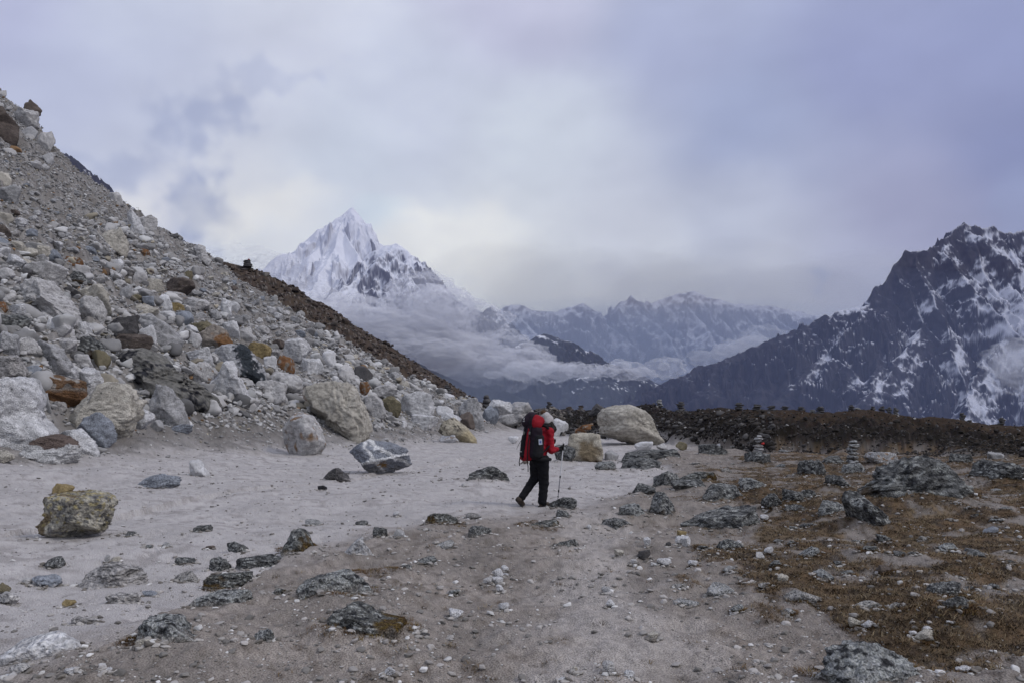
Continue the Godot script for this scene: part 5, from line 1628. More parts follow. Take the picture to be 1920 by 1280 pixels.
func tube(pts: Array, radii: Array, sides := 8) -> ArrayMesh:
	var v := PackedVector3Array()
	var idx := PackedInt32Array()
	var n := pts.size()
	for i in n:
		var t: Vector3 = (pts[mini(i + 1, n - 1)] - pts[maxi(i - 1, 0)]).normalized()
		var a := t.cross(Vector3(0.3, 0.1, 0.9)).normalized()
		var b := t.cross(a)
		for k in sides:
			var w := TAU * k / sides
			v.append(pts[i] + (a * cos(w) + b * sin(w)) * radii[i])
	for i in n - 1:
		for k in sides:
			var p := i * sides + k
			var q := i * sides + (k + 1) % sides
			idx.append_array(PackedInt32Array([p, q, p + sides, q, q + sides, p + sides]))
	for e in [0, n - 1]:
		v.append(pts[e])
		for k in sides:
			var p: int = e * sides + k
			var q: int = e * sides + (k + 1) % sides
			idx.append_array(PackedInt32Array([v.size() - 1, p, q] if e > 0 else [v.size() - 1, q, p]))
	return to_mesh(v, smooth_normals(v, idx), PackedColorArray(), idx)


func cap_mesh(a: Vector3, b: Vector3, ra: float, rb: float, cell := 0.012) -> ArrayMesh:
	return nets([[a, b, ra, rb]], 0.01, cell)


func build_person() -> void:
	var ground_at := hit(1008, 949)
	var o := tag(thing("person", ground_at), "hiker in a red jacket and black trousers walking away with a pole, one heel lifted", "person")
	# local axes: x to the right of the picture, y up, z towards the viewer; the figure faces right and away
	var fwd := Vector3(0.72, 0, -0.69)
	var rt := Vector3(0.69, 0, 0.72)
	var hips := Vector3(0.03, 0.86, 0.0)
	var chest := Vector3(0.09, 1.24, -0.05)
	var neck := Vector3(0.15, 1.41, -0.1)
	var head := Vector3(0.185, 1.535, -0.14)
	var hr := hips + rt * 0.095
	var hl := hips - rt * 0.095
	var kr := Vector3(0.115, 0.43, 0.0)
	var fr := Vector3(0.085, 0.075, 0.03)
	var kl := Vector3(-0.05, 0.5, -0.1)
	var fl := Vector3(-0.3, 0.15, 0.06)
	var sr := Vector3(0.22, 1.35, 0.03)
	var er := Vector3(0.245, 1.015, 0.05)
	var wr := Vector3(0.37, 1.03, -0.02)
	var sl := Vector3(0.0, 1.35, -0.2)
	var el := Vector3(0.08, 1.08, -0.33)
	var wl := Vector3(0.25, 1.12, -0.36)
	var skin := flat(Color(0.45, 0.28, 0.2), 0.6)
	var look := (fwd * 0.97 + Vector3(0, -0.12, 0)).normalized()
	# the figure under the clothes, face included
	put("body", nets([[head, head + look * 0.02 - Vector3(0, 0.05, 0), 0.088, 0.075], [head + look * 0.05 - Vector3(0, 0.085, 0), head + look * 0.055 - Vector3(0, 0.09, 0), 0.045, 0.04], [head + look * 0.098 - Vector3(0, 0.02, 0), head + look * 0.112 - Vector3(0, 0.045, 0), 0.012, 0.016],
		[head + rt * 0.088 - Vector3(0, 0.03, 0), head + rt * 0.09 - Vector3(0, 0.05, 0), 0.018, 0.014], [head - rt * 0.088 - Vector3(0, 0.03, 0), head - rt * 0.09 - Vector3(0, 0.05, 0), 0.018, 0.014], [head - Vector3(0, 0.07, 0), neck - Vector3(0, 0.04, 0), 0.05, 0.058], [neck - Vector3(0, 0.06, 0), chest, 0.075, 0.095],
		[chest, hips, 0.095, 0.095], [sr, sl, 0.05, 0.05], [sr, er, 0.05, 0.04], [er, wr, 0.04, 0.028], [wr, wr + Vector3(0.05, 0.01, -0.02), 0.028, 0.026], [sl, el, 0.05, 0.04], [el, wl, 0.04, 0.028], [hr, kr, 0.078, 0.055], [kr, fr, 0.052, 0.036], [hl, kl, 0.078, 0.055], [kl, fl, 0.052, 0.036]], 0.03, 0.012), skin, o)
	var eye := flat(Color(0.03, 0.02, 0.02), 0.2)
	for s in [-1.0, 1.0]:
		put("eye", cap_mesh(head + look * 0.09 + rt * 0.032 * s - Vector3(0, 0.012, 0), head + look * 0.091 + rt * 0.034 * s - Vector3(0, 0.012, 0), 0.011, 0.011, 0.004), eye, o)
	put("mouth", cap_mesh(head + look * 0.098 + rt * 0.02 - Vector3(0, 0.082, 0), head + look * 0.098 - rt * 0.02 - Vector3(0, 0.082, 0), 0.006, 0.006, 0.003), flat(Color(0.3, 0.1, 0.09), 0.6), o)
	var red := flat(Color(0.25, 0.007, 0.016), 0.8)
	red.rim_enabled = true
	red.rim = 0.3
	put("jacket", nets([[neck - Vector3(0, 0.03, 0), chest, 0.095, 0.13], [chest, hips + Vector3(0.0, 0.03, 0), 0.13, 0.13], [sr, sl, 0.076, 0.076], [sr, er, 0.068, 0.056], [er, wr, 0.056, 0.042], [sl, el, 0.068, 0.056], [el, wl, 0.056, 0.042]], 0.03, 0.012, 0.014, 11.0, 1e9, 0.80), red, o)
	var black := flat(Color(0.006, 0.006, 0.008), 0.85)
	var tr := [[hips + Vector3(0, 0.04, 0), hips - Vector3(0, 0.03, 0), 0.14, 0.145], [hr, kr, 0.112, 0.086], [kr, fr + Vector3(0, 0.01, 0), 0.086, 0.08], [hl, kl, 0.112, 0.084], [kl, fl + Vector3(0.02, 0.03, 0), 0.082, 0.07]]
	put("trousers", nets(tr, 0.03, 0.013, 0.012, 8.0, 0.93), black, o)
	var boot := flat(Color(0.05, 0.038, 0.03), 0.7)
	var sole := flat(Color(0.03, 0.026, 0.023), 0.9)
	# planted boot, then the trailing one standing on its toe
	var b1 := put("boot", nets([[fr + Vector3(0, 0.01, 0), fr - Vector3(0, 0.025, 0) - fwd * 0.02, 0.052, 0.048], [fr - Vector3(0, 0.03, 0), fr + fwd * 0.14 - Vector3(0, 0.04, 0), 0.045, 0.04]], 0.03, 0.009), boot, o)
	put("sole", nets([[fr - Vector3(0, 0.068, 0) - fwd * 0.06, fr + fwd * 0.155 - Vector3(0, 0.068, 0), 0.034, 0.036]], 0.01, 0.007, 0.0, 1.0, 0.022), sole, b1)
	var toe := Vector3(-0.265, 0.045, -0.01)
	var heel := Vector3(-0.355, 0.145, 0.075)
	var b2 := put("boot", nets([[fl + Vector3(0.01, 0.02, -0.01), fl - Vector3(0.02, 0.01, -0.01), 0.052, 0.052], [fl - Vector3(0.02, 0.02, -0.01), toe, 0.048, 0.04], [fl - Vector3(0.02, 0.02, -0.01), heel, 0.045, 0.036]], 0.03, 0.009), boot, o)
	put("sole", nets([[heel + Vector3(-0.02, -0.012, 0.014), toe + Vector3(-0.02, -0.018, 0.016), 0.03, 0.036]], 0.01, 0.008), sole, b2)
	# gloves: a palm, four bent fingers of their own lengths and a thumb closing on the grip
	var glove := flat(Color(0.012, 0.012, 0.014), 0.9)
	var grip := Vector3(0.445, 1.045, -0.045)
	for hand in [[wr, grip - wr, 1.0], [wl, Vector3(0.07, 0.04, 0.0), -1.0]]:
		var w: Vector3 = hand[0]
		var dir: Vector3 = hand[1].normalized()
		var palm := w + dir * 0.055
		var out := dir.cross(Vector3.UP).normalized() * -1.0
		var caps := [[w - dir * 0.02, w + dir * 0.01, 0.042, 0.04], [w + dir * 0.01, palm + Vector3(0, 0.018, 0), 0.034, 0.028], [w + dir * 0.01, palm - Vector3(0, 0.022, 0), 0.034, 0.026]]
		var lens := [0.85, 1.0, 0.95, 0.75]
		for q in 4:
			var y := 0.03 - q * 0.021
			var l: float = lens[q]
			var a := palm + Vector3(0, y, 0) + out * 0.012
			var b := a + dir * 0.03 * l + out * 0.022
			var c := b + dir * 0.022 * l - out * 0.018
			var e := c - dir * 0.004 - out * 0.024 * l
			caps.append([a, b, 0.012, 0.011])
			caps.append([b, c, 0.011, 0.0105])
			caps.append([c, e, 0.0105, 0.009])
		var th := palm - dir * 0.025 + Vector3(0, 0.03, 0) - out * 0.015
		caps.append([th, th + dir * 0.03 + Vector3(0, 0.012, 0) - out * 0.016, 0.014, 0.012])
		caps.append([th + dir * 0.03 + Vector3(0, 0.012, 0) - out * 0.016, th + dir * 0.055 + Vector3(0, 0.004, 0) - out * 0.004, 0.012, 0.01])
		put("glove", nets(caps, 0.009, 0.004), glove, o)
	# hat, pompom, hair and scarf
	var wool := flat(Color(0.38, 0.36, 0.36), 0.95)
	var hat := put("woolly_hat", nets([[head + Vector3(0, 0.03, 0), head + Vector3(-0.015, 0.085, 0.0) - look * 0.03, 0.108, 0.09], [head - look * 0.03 + Vector3(0, -0.01, 0), head + look * 0.02 + Vector3(0, 0.01, 0), 0.102, 0.1]], 0.03, 0.01, 0.006, 26.0, 1e9, head.y - 0.035), wool, o)
	put("pompom", nets([[head + Vector3(-0.075, 0.155, 0.03), head + Vector3(-0.078, 0.158, 0.03), 0.052, 0.05]], 0.01, 0.008, 0.018, 38.0), flat(Color(0.085, 0.05, 0.03), 1.0), hat)
	put("hair", nets([[head - look * 0.045 - Vector3(0, 0.03, 0), head - look * 0.06 - Vector3(0, 0.12, 0), 0.075, 0.07], [head + rt * 0.06 - Vector3(0, 0.04, 0), head + rt * 0.095 - Vector3(0, 0.14, 0) + fwd * 0.05, 0.065, 0.065], [head + rt * 0.06 - Vector3(0, 0.12, 0), sr + Vector3(0.03, 0.03, 0.03) + fwd * 0.05, 0.055, 0.035], [head + look * 0.03 + rt * 0.05 - Vector3(0, 0.06, 0), head + look * 0.06 + rt * 0.06 - Vector3(0, 0.16, 0), 0.05, 0.05]], 0.03, 0.011, 0.012, 14.0), flat(Color(0.012, 0.01, 0.009), 0.7), o)
	put("scarf", nets([[neck + Vector3(0, 0.03, 0) + rt * 0.05, neck + Vector3(0, 0.04, 0) - rt * 0.05, 0.075, 0.075], [neck + Vector3(0, 0.02, 0) + fwd * 0.06, neck - Vector3(0, 0.05, 0) + fwd * 0.1, 0.06, 0.05]], 0.03, 0.012, 0.012, 14.0), flat(Color(0.018, 0.015, 0.016), 0.9), o)
	build_backpack(ground_at, fwd, rt, chest)
	# the walking pole
	var top := Vector3(0.475, 1.14, -0.055)
	var tip := Vector3(0.365, 0.105, -0.03)
	var pole := tag(thing("walking_pole", ground_at), "silver and dark telescopic walking pole held in the hiker's gloved hand", "walking pole")
	var ax := (tip - top).normalized()
	var L := top.distance_to(tip)
	put("upper_shaft", tube([top + ax * 0.12, top + ax * 0.62], [0.0095, 0.0095]), flat(Color(0.62, 0.62, 0.64), 0.35, 0.6), pole)
	put("middle_shaft", tube([top + ax * 0.6, top + ax * 0.88], [0.008, 0.008]), flat(Color(0.12, 0.12, 0.14), 0.5), pole)
	put("lower_shaft", tube([top + ax * 0.86, tip - ax * 0.03], [0.0065, 0.006]), flat(Color(0.1, 0.1, 0.11), 0.5), pole)
	put("tip", tube([tip - ax * 0.04, tip], [0.006, 0.002]), flat(Color(0.3, 0.3, 0.3), 0.4, 0.6), pole)
	put("basket", tube([tip - ax * 0.075, tip - ax * 0.065], [0.02, 0.022], 12), flat(Color(0.01, 0.01, 0.01)), pole)
	for k in [0.61, 0.87]:
		put("clamp", tube([top + ax * (k - 0.022), top + ax * (k + 0.022)], [0.015, 0.014]), flat(Color(0.01, 0.01, 0.012)), pole)
	put("grip", tube([top, top + ax * 0.02, top + ax * 0.08, top + ax * 0.13], [0.012, 0.018, 0.015, 0.016]), flat(Color(0.015, 0.015, 0.015)), pole)
	put("knob", tube([top - ax * 0.025, top - ax * 0.01, top + ax * 0.01], [0.01, 0.02, 0.017]), flat(Color(0.5, 0.5, 0.5), 0.5), pole)
	put("wrist_strap", tube([top + ax * 0.02, top + Vector3(-0.05, -0.06, 0.03), wr + Vector3(0.0, -0.045, 0.03), wr + Vector3(0.01, -0.03, -0.03), top + ax * 0.03], [0.006, 0.006, 0.006, 0.006, 0.006], 6), flat(Color(0.012, 0.012, 0.012)), pole)


func build_backpack(at: Vector3, fwd: Vector3, rt: Vector3, chest: Vector3) -> void:
	var p := tag(thing("backpack", at), "tall red and black trekking backpack on the hiker's back", "backpack")
	var back := -fwd
	var c := chest + back * 0.27 + Vector3(0, -0.04, 0)           # middle of the pack
	var up := Vector3(0.1, 1.0, -0.03).normalized()
	var blk := flat(Color(0.014, 0.008, 0.014), 0.8)
	var red := flat(Color(0.21, 0.006, 0.013), 0.8)
	var dk := flat(Color(0.01, 0.01, 0.012), 0.85)
	# main bag: black, with a red spine and red lower edge
	put("main_bag", nets([[c + up * 0.16 + rt * 0.08, c - up * 0.23 + rt * 0.09, 0.115, 0.115], [c + up * 0.16 - rt * 0.08, c - up * 0.23 - rt * 0.09, 0.115, 0.115], [c + up * 0.3, c + up * 0.1, 0.14, 0.13]], 0.05, 0.014, 0.008, 9.0), blk, p)
	put("front_panel", nets([[c + back * 0.085 + up * 0.2 + rt * 0.012, c + back * 0.1 - up * 0.28 + rt * 0.02, 0.05, 0.062]], 0.02, 0.012, 0.006, 12.0), red, p)
	put("bottom_panel", nets([[c - up * 0.3 + rt * 0.02 + back * 0.06, c - up * 0.3 - rt * 0.12 + back * 0.04, 0.07, 0.075]], 0.03, 0.012, 0.006, 12.0), red, p)
	put("side_gusset", nets([[c + up * 0.14 - rt * 0.155, c - up * 0.24 - rt * 0.17, 0.045, 0.06]], 0.02, 0.012, 0.006, 12.0), red, p)
	var stretch := put("stretch_pocket", nets([[c + back * 0.115 + up * 0.06 - rt * 0.085, c + back * 0.115 - up * 0.25 - rt * 0.08, 0.05, 0.062]], 0.03, 0.011, 0.006, 12.0), dk, p)
	put("print", tube([c + back * 0.178 - up * 0.2 - rt * 0.11, c + back * 0.18 - up * 0.2 - rt * 0.055], [0.006, 0.006], 6), flat(Color(0.5, 0.5, 0.5)), stretch)
	var pocket := put("side_pocket", nets([[c + rt * 0.165 + back * 0.03 + up * 0.05, c + rt * 0.17 + back * 0.03 - up * 0.25, 0.06, 0.075], [c + rt * 0.165 - back * 0.05 + up * 0.05, c + rt * 0.17 - back * 0.05 - up * 0.25, 0.06, 0.075]], 0.04, 0.012, 0.006, 12.0), dk, p)
	# pale patch with a blue star shaped mark
	var patch := quad(0.085, 0.1)
	var pp := put("patch", patch, flat(Color(0.33, 0.36, 0.43), 0.8), pocket, c + rt * 0.247 + back * 0.035 - up * 0.02)
	pp.basis = Basis(-(rt.cross(Vector3.UP)), Vector3.UP, rt)
	pp.rotate_z(0.08)
	var star := star_mesh(0.04, 0.016, 6)
	var st := put("star_mark", star, flat(Color(0.06, 0.09, 0.25)), pocket, c + rt * 0.25 + back * 0.035 - up * 0.02)
	st.basis = pp.basis
	# lid: black on the left, red on the right
	var lid := put("lid", nets([[c + up * 0.33 - rt * 0.08 + back * 0.075, c + up * 0.40 - rt * 0.04 + back * 0.03, 0.11, 0.1], [c + up * 0.36 + rt * 0.0 - back * 0.05, c + up * 0.40 - rt * 0.05, 0.1, 0.1]], 0.06, 0.013, 0.007, 10.0), blk, p)
	put("lid_side", nets([[c + up * 0.33 + rt * 0.075 + back * 0.04, c + up * 0.385 + rt * 0.05 + back * 0.0, 0.08, 0.08], [c + up * 0.28 + rt * 0.12 - back * 0.0, c + up * 0.35 + rt * 0.09 - back * 0.08, 0.062, 0.075], [c + up * 0.26 + rt * 0.09 + back * 0.05, c + up * 0.3 + rt * 0.09 - back * 0.02, 0.06, 0.06]], 0.05, 0.012, 0.007, 10.0), red, lid)
	put("lid_strap", tube([c + up * 0.27 + rt * 0.03 + back * 0.13, c + up * 0.36 + rt * 0.03 + back * 0.142, c + up * 0.45 + rt * 0.03 + back * 0.07, c + up * 0.49 + rt * 0.03 - back * 0.02], [0.012, 0.012, 0.012, 0.012], 6), dk, lid)
	# the small white emblem on the lid: a bent stroke above a bar of lettering
	var white := flat(Color(0.7, 0.7, 0.7))
	var e := c + up * 0.37 - rt * 0.075 + back * 0.182
	put("emblem", tube([e + up * 0.035 + rt * 0.014, e + up * 0.012 - rt * 0.01, e + up * 0.004 + rt * 0.012, e - up * 0.014 - rt * 0.004], [0.004, 0.006, 0.006, 0.003], 6), white, lid)
	put("lettering", tube([e - up * 0.028 - rt * 0.022, e - up * 0.028 + rt * 0.024], [0.0045, 0.0045], 6), white, lid)
	for s in [-0.06, 0.075]:
		put("strap", tube([c + up * 0.3 + rt * s + back * 0.13, c + up * 0.14 + rt * s + back * 0.155, c - up * 0.1 + rt * s + back * 0.168, c - up * 0.34 + rt * s + back * 0.14], [0.011, 0.011, 0.011, 0.011], 6), dk, p)
		put("buckle", tube([c + up * 0.16 + rt * s + back * 0.157, c + up * 0.11 + rt * s + back * 0.162], [0.018, 0.018], 6), flat(Color(0.1, 0.11, 0.1)), p)
	put("shoulder_strap", tube([c + up * 0.3 + rt * 0.1 - back * 0.08, c + up * 0.25 + rt * 0.13 - back * 0.2, c + up * 0.12 + rt * 0.17 - back * 0.33, c - up * 0.08 + rt * 0.19 - back * 0.3, c - up * 0.22 + rt * 0.19 - back * 0.12], [0.02, 0.026, 0.026, 0.018, 0.012]), dk, p)
	put("shoulder_strap", tube([c + up * 0.3 - rt * 0.1 - back * 0.08, c + up * 0.25 - rt * 0.13 - back * 0.2, c + up * 0.12 - rt * 0.17 - back * 0.36, c - up * 0.1 - rt * 0.19 - back * 0.3], [0.02, 0.026, 0.026, 0.018]), dk, p)
	put("hip_belt", tube([c - up * 0.33 + rt * 0.14 - back * 0.02, c - up * 0.34 + rt * 0.21 - back * 0.16, c - up * 0.35 + rt * 0.16 - back * 0.36], [0.035, 0.04, 0.03]), dk, p)
	put("hanging_strap", tube([c - up * 0.34 + rt * 0.03 + back * 0.11, c - up * 0.46 + rt * 0.035 + back * 0.07, c - up * 0.56 + rt * 0.03 + back * 0.05], [0.009, 0.008, 0.008], 6), dk, p)
	put("hanging_strap", tube([c - up * 0.3 - rt * 0.16 + back * 0.1, c - up * 0.4 - rt * 0.17 + back * 0.1, c - up * 0.46 - rt * 0.15 + back * 0.1], [0.01, 0.009, 0.009], 6), dk, p)
	put("dangling_cord", tube([c + up * 0.02 - rt * 0.21 + back * 0.05, c - up * 0.1 - rt * 0.26 + back * 0.08, c - up * 0.17 - rt * 0.29 + back * 0.08], [0.005, 0.004, 0.003], 6), dk, p)


func quad(w: float, h: float) -> ArrayMesh:
	var b := BoxMesh.new()
	b.size = Vector3(w, h, 0.006)
	var m := ArrayMesh.new()
	m.add_surface_from_arrays(Mesh.PRIMITIVE_TRIANGLES, b.get_mesh_arrays())
	return m


func star_mesh(r1: float, r2: float, n: int) -> ArrayMesh:
	var v := PackedVector3Array([Vector3(0, 0, 0.003)])
	var idx := PackedInt32Array()
	for k in n * 2:
		var a := PI * k / n + 0.2
		var r := r1 if k % 2 == 0 else r2
		v.append(Vector3(cos(a) * r, sin(a) * r, 0.001))
		idx.append_array(PackedInt32Array([0, 1 + (k + 1) % (n * 2), 1 + k]))
	return to_mesh(v, smooth_normals(v, idx), PackedColorArray(), idx)


# ------------------------------------------------------------------ clouds
func cloud(called: String, label: String, puffs: Array, density: float, color := Color(0.96, 0.965, 0.99)) -> void:
	var o := tag(thing(called, Vector3.ZERO), label, "", "", "stuff")
	var m := FogMaterial.new()
	m.density = density
	m.albedo = color.linear_to_srgb()
	for p in puffs:                              # u, v, width, height in the photograph's pixels, distance, depth in metres, density factor
		var d: float = p[4]
		var f := FogVolume.new()
		f.shape = RenderingServer.FOG_VOLUME_SHAPE_ELLIPSOID
		f.size = Vector3(p[2] / F * d, p[3] / F * d, p[5])
		var k: float = p[6] if p.size() > 6 else 1.0
		if k != 1.0:
			var m2 := FogMaterial.new()
			m2.density = density * k
			m2.albedo = m.albedo
			f.material = m2
		else:
			f.material = m
		f.name = "puff"
		o.add_child(f, true)
		f.position = spot(p[0], p[1], d)


func cloud_shells(called: String, label: String, puffs: Array, alpha: float) -> void:   # heaps of lumpy, mostly clear white shells
	var o := tag(thing(called, Vector3.ZERO), label, "", "", "stuff")
	var m := StandardMaterial3D.new()
	m.transparency = BaseMaterial3D.TRANSPARENCY_ALPHA
	m.albedo_color = Color(0.97, 0.97, 0.98, alpha)
	m.roughness = 1.0
	m.specular_mode = BaseMaterial3D.SPECULAR_DISABLED
	m.backlight_enabled = true
	m.backlight = Color(0.9, 0.9, 0.9)
	var forms := []
	for k in 5:
		var g := ico(4)
		var v := PackedVector3Array()
		var off := Vector3(k * 7.3, k * 3.1, 4.0)
		for n in g[0]:
			v.append(n * 0.5 * (1.0 + 0.38 * n_cloud.get_noise_3dv(n * 1.6 + off) + 0.2 * n_cloud.get_noise_3dv(n * 4.0 - off)))
		forms.append(to_mesh(v, smooth_normals(v, g[1]), PackedColorArray(), g[1]))
	var i := 0
	for p in puffs:
		var d: float = p[4]
		for s in [1.0]:
			var f := put("puff", forms[i % 5], m, o, spot(p[0], p[1], d))
			f.basis = Basis(Vector3.UP, i * 1.7) * Basis.from_scale(Vector3(p[2] / F * d * s, p[3] / F * d * s, p[2] / F * d * s))
		i += 1


func puff_row(r: RandomNumberGenerator, a: Vector2, b: Vector2, n: int, w: float, h: float, d: float, thick: float, spread: float) -> Array:
	var out := []
	for k in n:
		var t := (k + r.randf()) / n
		var c := a.lerp(b, t) + Vector2(r.randfn() * spread, r.randfn() * spread * 0.6)
		var s := r.randf_range(0.5, 1.3)
		out.append([c.x, c.y, w * s, h * s * r.randf_range(0.8, 1.2), d + r.randf_range(-150.0, 150.0), thick * s])
	return out


func build_clouds() -> void:
	var r := RandomNumberGenerator.new()
	r.seed = 55
	var bank := puff_row(r, Vector2(600, 604), Vector2(940, 690), 11, 170, 84, 3700.0, 1300.0, 14.0)
	bank += puff_row(r, Vector2(760, 562), Vector2(870, 606), 7, 120, 80, 3700.0, 1200.0, 14.0)
	bank += puff_row(r, Vector2(720, 650), Vector2(990, 695), 8, 140, 60, 3500.0, 1200.0, 12.0)
	bank += puff_row(r, Vector2(640, 580), Vector2(980, 690), 12, 70, 34, 3600.0, 1200.0, 26.0)
	cloud_shells("cloud", "grey white cloud bank curling round the foot of the snow peak", bank, 0.19)
	var strip := puff_row(r, Vector2(930, 694), Vector2(1245, 700), 14, 64, 28, 2650.0, 700.0, 7.0)
	strip += puff_row(r, Vector2(960, 690), Vector2(1240, 690), 14, 30, 18, 2650.0, 700.0, 9.0)
	cloud_shells("cloud", "long low strip of cloud lying across the valley", strip, 0.17)
	var side := puff_row(r, Vector2(1310, 668), Vector2(1445, 640), 10, 66, 36, 4600.0, 1100.0, 9.0)
	cloud_shells("cloud", "small bright cloud resting behind the dark mountain's shoulder", side, 0.15)
	var deck := []
	for k in 9:
		deck.append([950.0 + k * 78.0 + r.randf_range(-20, 20), 563.0 + r.randf_range(-22, 14), r.randf_range(260, 460), r.randf_range(70, 150), 6400.0 + r.randf_range(-400, 300), 2600.0])
	cloud("cloud", "grey cloud deck hiding the tops of the far range", deck, 0.00011)
	var mist := puff_row(r, Vector2(1875, 710), Vector2(1930, 650), 7, 84, 60, 2150.0, 300.0, 16.0)
	cloud_shells("cloud", "wisp of mist on the dark mountain at the edge of view", mist, 0.07)
	cloud("haze", "thin pale haze filling the far valley below the cloud deck", [[960, 745, 500, 130, 2500.0, 900.0], [1180, 690, 900, 200, 6000.0, 4200.0], [1330, 660, 560, 150, 5600.0, 3500.0], [1050, 655, 420, 150, 5800.0, 3500.0], [830, 660, 460, 200, 3700.0, 1500.0], [960, 745, 420, 110, 2500.0, 900.0]], 0.00018, Color(0.66, 0.77, 1.0))
	cloud("haze", "blue haze hanging before the foot of the dark mountain", [[1560, 780, 1500, 560, 2100.0, 700.0]], 0.00022, Color(0.46, 0.6, 1.0))
	var left := puff_row(r, Vector2(440, 490), Vector2(560, 575), 8, 150, 80, 4400.0, 1000.0, 14.0)
	cloud_shells("cloud", "thin veil of mist before the left ridge of the snow peak", left, 0.03)


# ------------------------------------------------------------------ sky
func sky_picture() -> Image:
	# colours the air has in the view, each at a point (pixels of the photograph); between them they melt
	var pts := [[0, 0, 180, 182, 216], [250, 60, 192, 196, 222], [520, 60, 202, 204, 226], [960, 0, 188, 187, 216], [760, 200, 196, 200, 224], [980, 240, 200, 205, 224], [1250, 60, 160, 165, 198], [1400, 220, 148, 156, 190],
		[1650, 120, 142, 147, 186], [1920, 30, 140, 146, 186], [1900, 300, 124, 130, 168], [1720, 400, 150, 150, 180], [1350, 430, 172, 176, 200], [1180, 480, 186, 188, 208], [900, 480, 210, 212, 226], [500, 400, 212, 212, 226], [440, 460, 205, 208, 224],
		[250, 250, 190, 194, 220], [120, 180, 186, 190, 220], [650, 300, 194, 200, 222], [1050, 540, 205, 207, 222], [1450, 550, 186, 188, 208], [1250, 510, 196, 198, 214], [1600, 520, 160, 162, 190], [300, 420, 212, 210, 226]]
	var cols := []
	for p in pts: cols.append(srgb(p[2], p[3], p[4]))
	var W := 2048
	var H := 1024
	var data := PackedFloat32Array()
	data.resize(W * H * 3)
	var rest := srgb(172, 176, 208)
	var pass_w := 4                                             # computed on a coarse grid outside the view
	for y in H / 2 + 8:
		var el := PI / 2.0 - (y + 0.5) / H * PI
		var ce := cos(el)
		var se := sin(el)
		var x := 0
		while x < W:
			var az := wrapf((x + 0.5) / W * TAU, -PI, PI)
			var front := cos(az) * ce > 0.35 and absf(az) < 0.9 and el < 0.75
			var step := 1 if front else pass_w
			var c := rest
			var w := Vector3(sin(az) * ce, se, -cos(az) * ce)
			var n1 := n_cloud.get_noise_3d(w.x * 2.2, w.y * 4.0, w.z * 2.2)
			var n2 := n_cloud.get_noise_3d(w.x * 6.0 + 9.0, w.y * 9.0, w.z * 6.0)
			if -w.z > 0.1:
				var u := 960.0 + F * w.x / -w.z + 46.0 * n1
				var v := HV - F * w.y / -w.z + 46.0 * n2
				var sum := 0.06 * smoothstep(300.0, 1500.0, maxf(maxf(-u, u - 1920.0), -v)) + 0.0015
				var acc := rest * sum
				if sum < 0.0601 or front:
					for k in pts.size():
						var dx: float = u - pts[k][0]
						var dy: float = (v - pts[k][1]) * 1.2
						var q := 8000.0 / (dx * dx + dy * dy + 9000.0)
						q *= q
						acc += cols[k] * q
						sum += q
				c = acc / sum
				if front:
					# ragged grey cloud shreds left of the snow peak and one small scrap by the dark mountain
					var sh := 0.0
					for s in [[368, 385, 52, 75, 0.85], [345, 420, 62, 45, 0.5], [370, 220, 85, 55, 0.62], [215, 325, 80, 50, 0.5], [470, 145, 110, 26, 0.35], [1560, 530, 16, 9, 0.6], [1910, 400, 70, 60, 0.4]]:
						var ex: float = (u - s[0] + 40.0 * n2 + 34.0 * n_cloud.get_noise_3d(w.x * 40.0, w.y * 40.0, w.z * 40.0)) / s[2]
						var ey: float = (v - s[1] + 55.0 * n_cloud.get_noise_3d(w.x * 18.0, w.y * 18.0, w.z * 18.0)) / s[3]
						sh = maxf(sh, s[4] * 0.85 * smoothstep(1.5, 0.3, sqrt(ex * ex + ey * ey) + 0.9 * n_cloud.get_noise_3d(w.x * 26.0 + 5.0, w.y * 26.0, w.z * 26.0)))
					c = c.lerp(srgb(142, 151, 186), minf(sh * 1.15, 1.0))
					var gl := 0.0
					for s in [[500, 385, 150, 50, 0.75], [840, 470, 190, 75, 0.7], [290, 395, 55, 55, 0.45]]:
						var ex: float = (u - s[0] + 60.0 * n1) / s[2]
						var ey: float = (v - s[1] + 40.0 * n2) / s[3]
						gl = maxf(gl, s[4] * smoothstep(1.3, 0.2, sqrt(ex * ex + ey * ey)))
					c = c.lerp(srgb(224, 222, 230), gl)
					c = c.lerp(srgb(190, 205, 228), 0.45 * smoothstep(1.2, 0.2, Vector2((u - 720.0) / 70.0, (v - 405.0) / 35.0).length()))
			c *= 1.0 + 0.06 * n1 + 0.07 * n2 + (0.11 * n_cloud.get_noise_3d(w.x * 9.0, w.y * 17.0, w.z * 9.0) if front else 0.0)
			c = Color(c.r * 0.92, c.g * 0.935, c.b * 0.755) * (1.0 + 0.3 * smoothstep(0.45, 1.0, se))
			for q in step:
				if x + q < W:
					var k := (y * W + x + q) * 3
					data[k] = c.r
					data[k + 1] = c.g
					data[k + 2] = c.b
			x += step
	for y in range(H / 2 + 8, H):
		for x in W:
			var k := (y * W + x) * 3
			data[k] = 0.12
			data[k + 1] = 0.12
			data[k + 2] = 0.15
	return Image.create_from_data(W, H, false, Image.FORMAT_RGBF, data.to_byte_array())


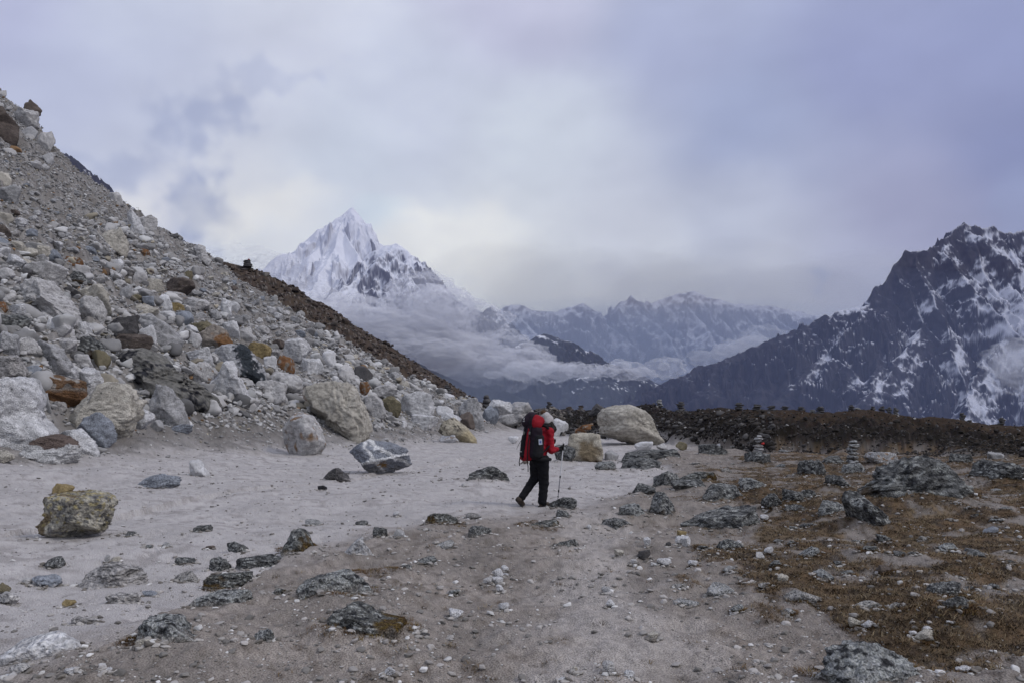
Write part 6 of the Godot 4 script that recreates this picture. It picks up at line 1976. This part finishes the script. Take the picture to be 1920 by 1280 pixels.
func _ready() -> void:
	setup_noise(n_big, 11, 1.0, 3)
	setup_noise(n_mid, 12, 1.0, 3)
	setup_noise(n_fine, 13, 1.0, 4)
	setup_noise(n_ridge, 14, 1.0, 5, FastNoiseLite.TYPE_SIMPLEX_SMOOTH, FastNoiseLite.FRACTAL_RIDGED)
	setup_noise(n_cell, 15, 1.0, 2, FastNoiseLite.TYPE_CELLULAR)
	setup_noise(n_rock, 16, 1.0, 2)
	setup_noise(n_cloud, 17, 1.0, 5)
	# camera
	var cam := Camera3D.new()
	cam.name = "camera"
	cam.projection = Camera3D.PROJECTION_FRUSTUM
	cam.near = 0.1
	cam.far = 60000.0
	cam.size = 2.0 * 0.1 * 640.0 / F
	cam.frustum_offset = Vector2(0, 0.1 * (HV - 640.0) / F)
	add_child(cam)
	cam.position = Vector3(0, EYE, 0)
	cam.current = true
	# sky, air and sun
	var env := Environment.new()
	env.background_mode = Environment.BG_SKY
	env.sky = Sky.new()
	var pan := PanoramaSkyMaterial.new()
	pan.panorama = ImageTexture.create_from_image(sky_picture())
	env.sky.sky_material = pan
	env.background_energy_multiplier = SKY_ENERGY
	env.tonemap_mode = Environment.TONE_MAPPER_LINEAR
	env.tonemap_exposure = 1.0
	env.fog_enabled = true
	env.fog_density = 0.00005
	env.fog_light_color = Color(0.47, 0.53, 1.0).linear_to_srgb()
	env.volumetric_fog_enabled = true
	env.volumetric_fog_density = 0.0
	env.sdfgi_enabled = true
	env.ssao_enabled = true
	env.ssil_enabled = true
	var we := WorldEnvironment.new()
	we.name = "environment"
	we.environment = env
	add_child(we)
	var sun := DirectionalLight3D.new()
	sun.name = "sun"
	sun.light_color = Color(1.0, 0.975, 0.945)
	sun.light_energy = 0.5
	sun.light_angular_distance = 12.0
	sun.shadow_enabled = true
	add_child(sun)
	sun.look_at_from_position(Vector3(0.75, 0.8, 0.25), Vector3.ZERO, Vector3.UP)
	var t0 := Time.get_ticks_msec()
	make_materials()
	make_crest()
	dry = true
	build_path_rocks()
	dry = false
	lay_heaps()
	heap_on = true
	build_land()
	heap_on = false
	print("land ", Time.get_ticks_msec() - t0)
	build_mountains()
	print("mountains ", Time.get_ticks_msec() - t0)
	build_clouds()
	build_person()
	print("person ", Time.get_ticks_msec() - t0)
	build_foot_boulders()
	build_path_rocks()
	build_scree_rocks()
	print("rocks ", Time.get_ticks_msec() - t0)
	build_cairns()
	build_turf_stones()
	build_loose_rubble_rocks()
	print("loose ", Time.get_ticks_msec() - t0)
	heap_on = true
	build_rubble()
	build_grass()
	print("all ", Time.get_ticks_msec() - t0)


const SKY_ENERGY := 1.9
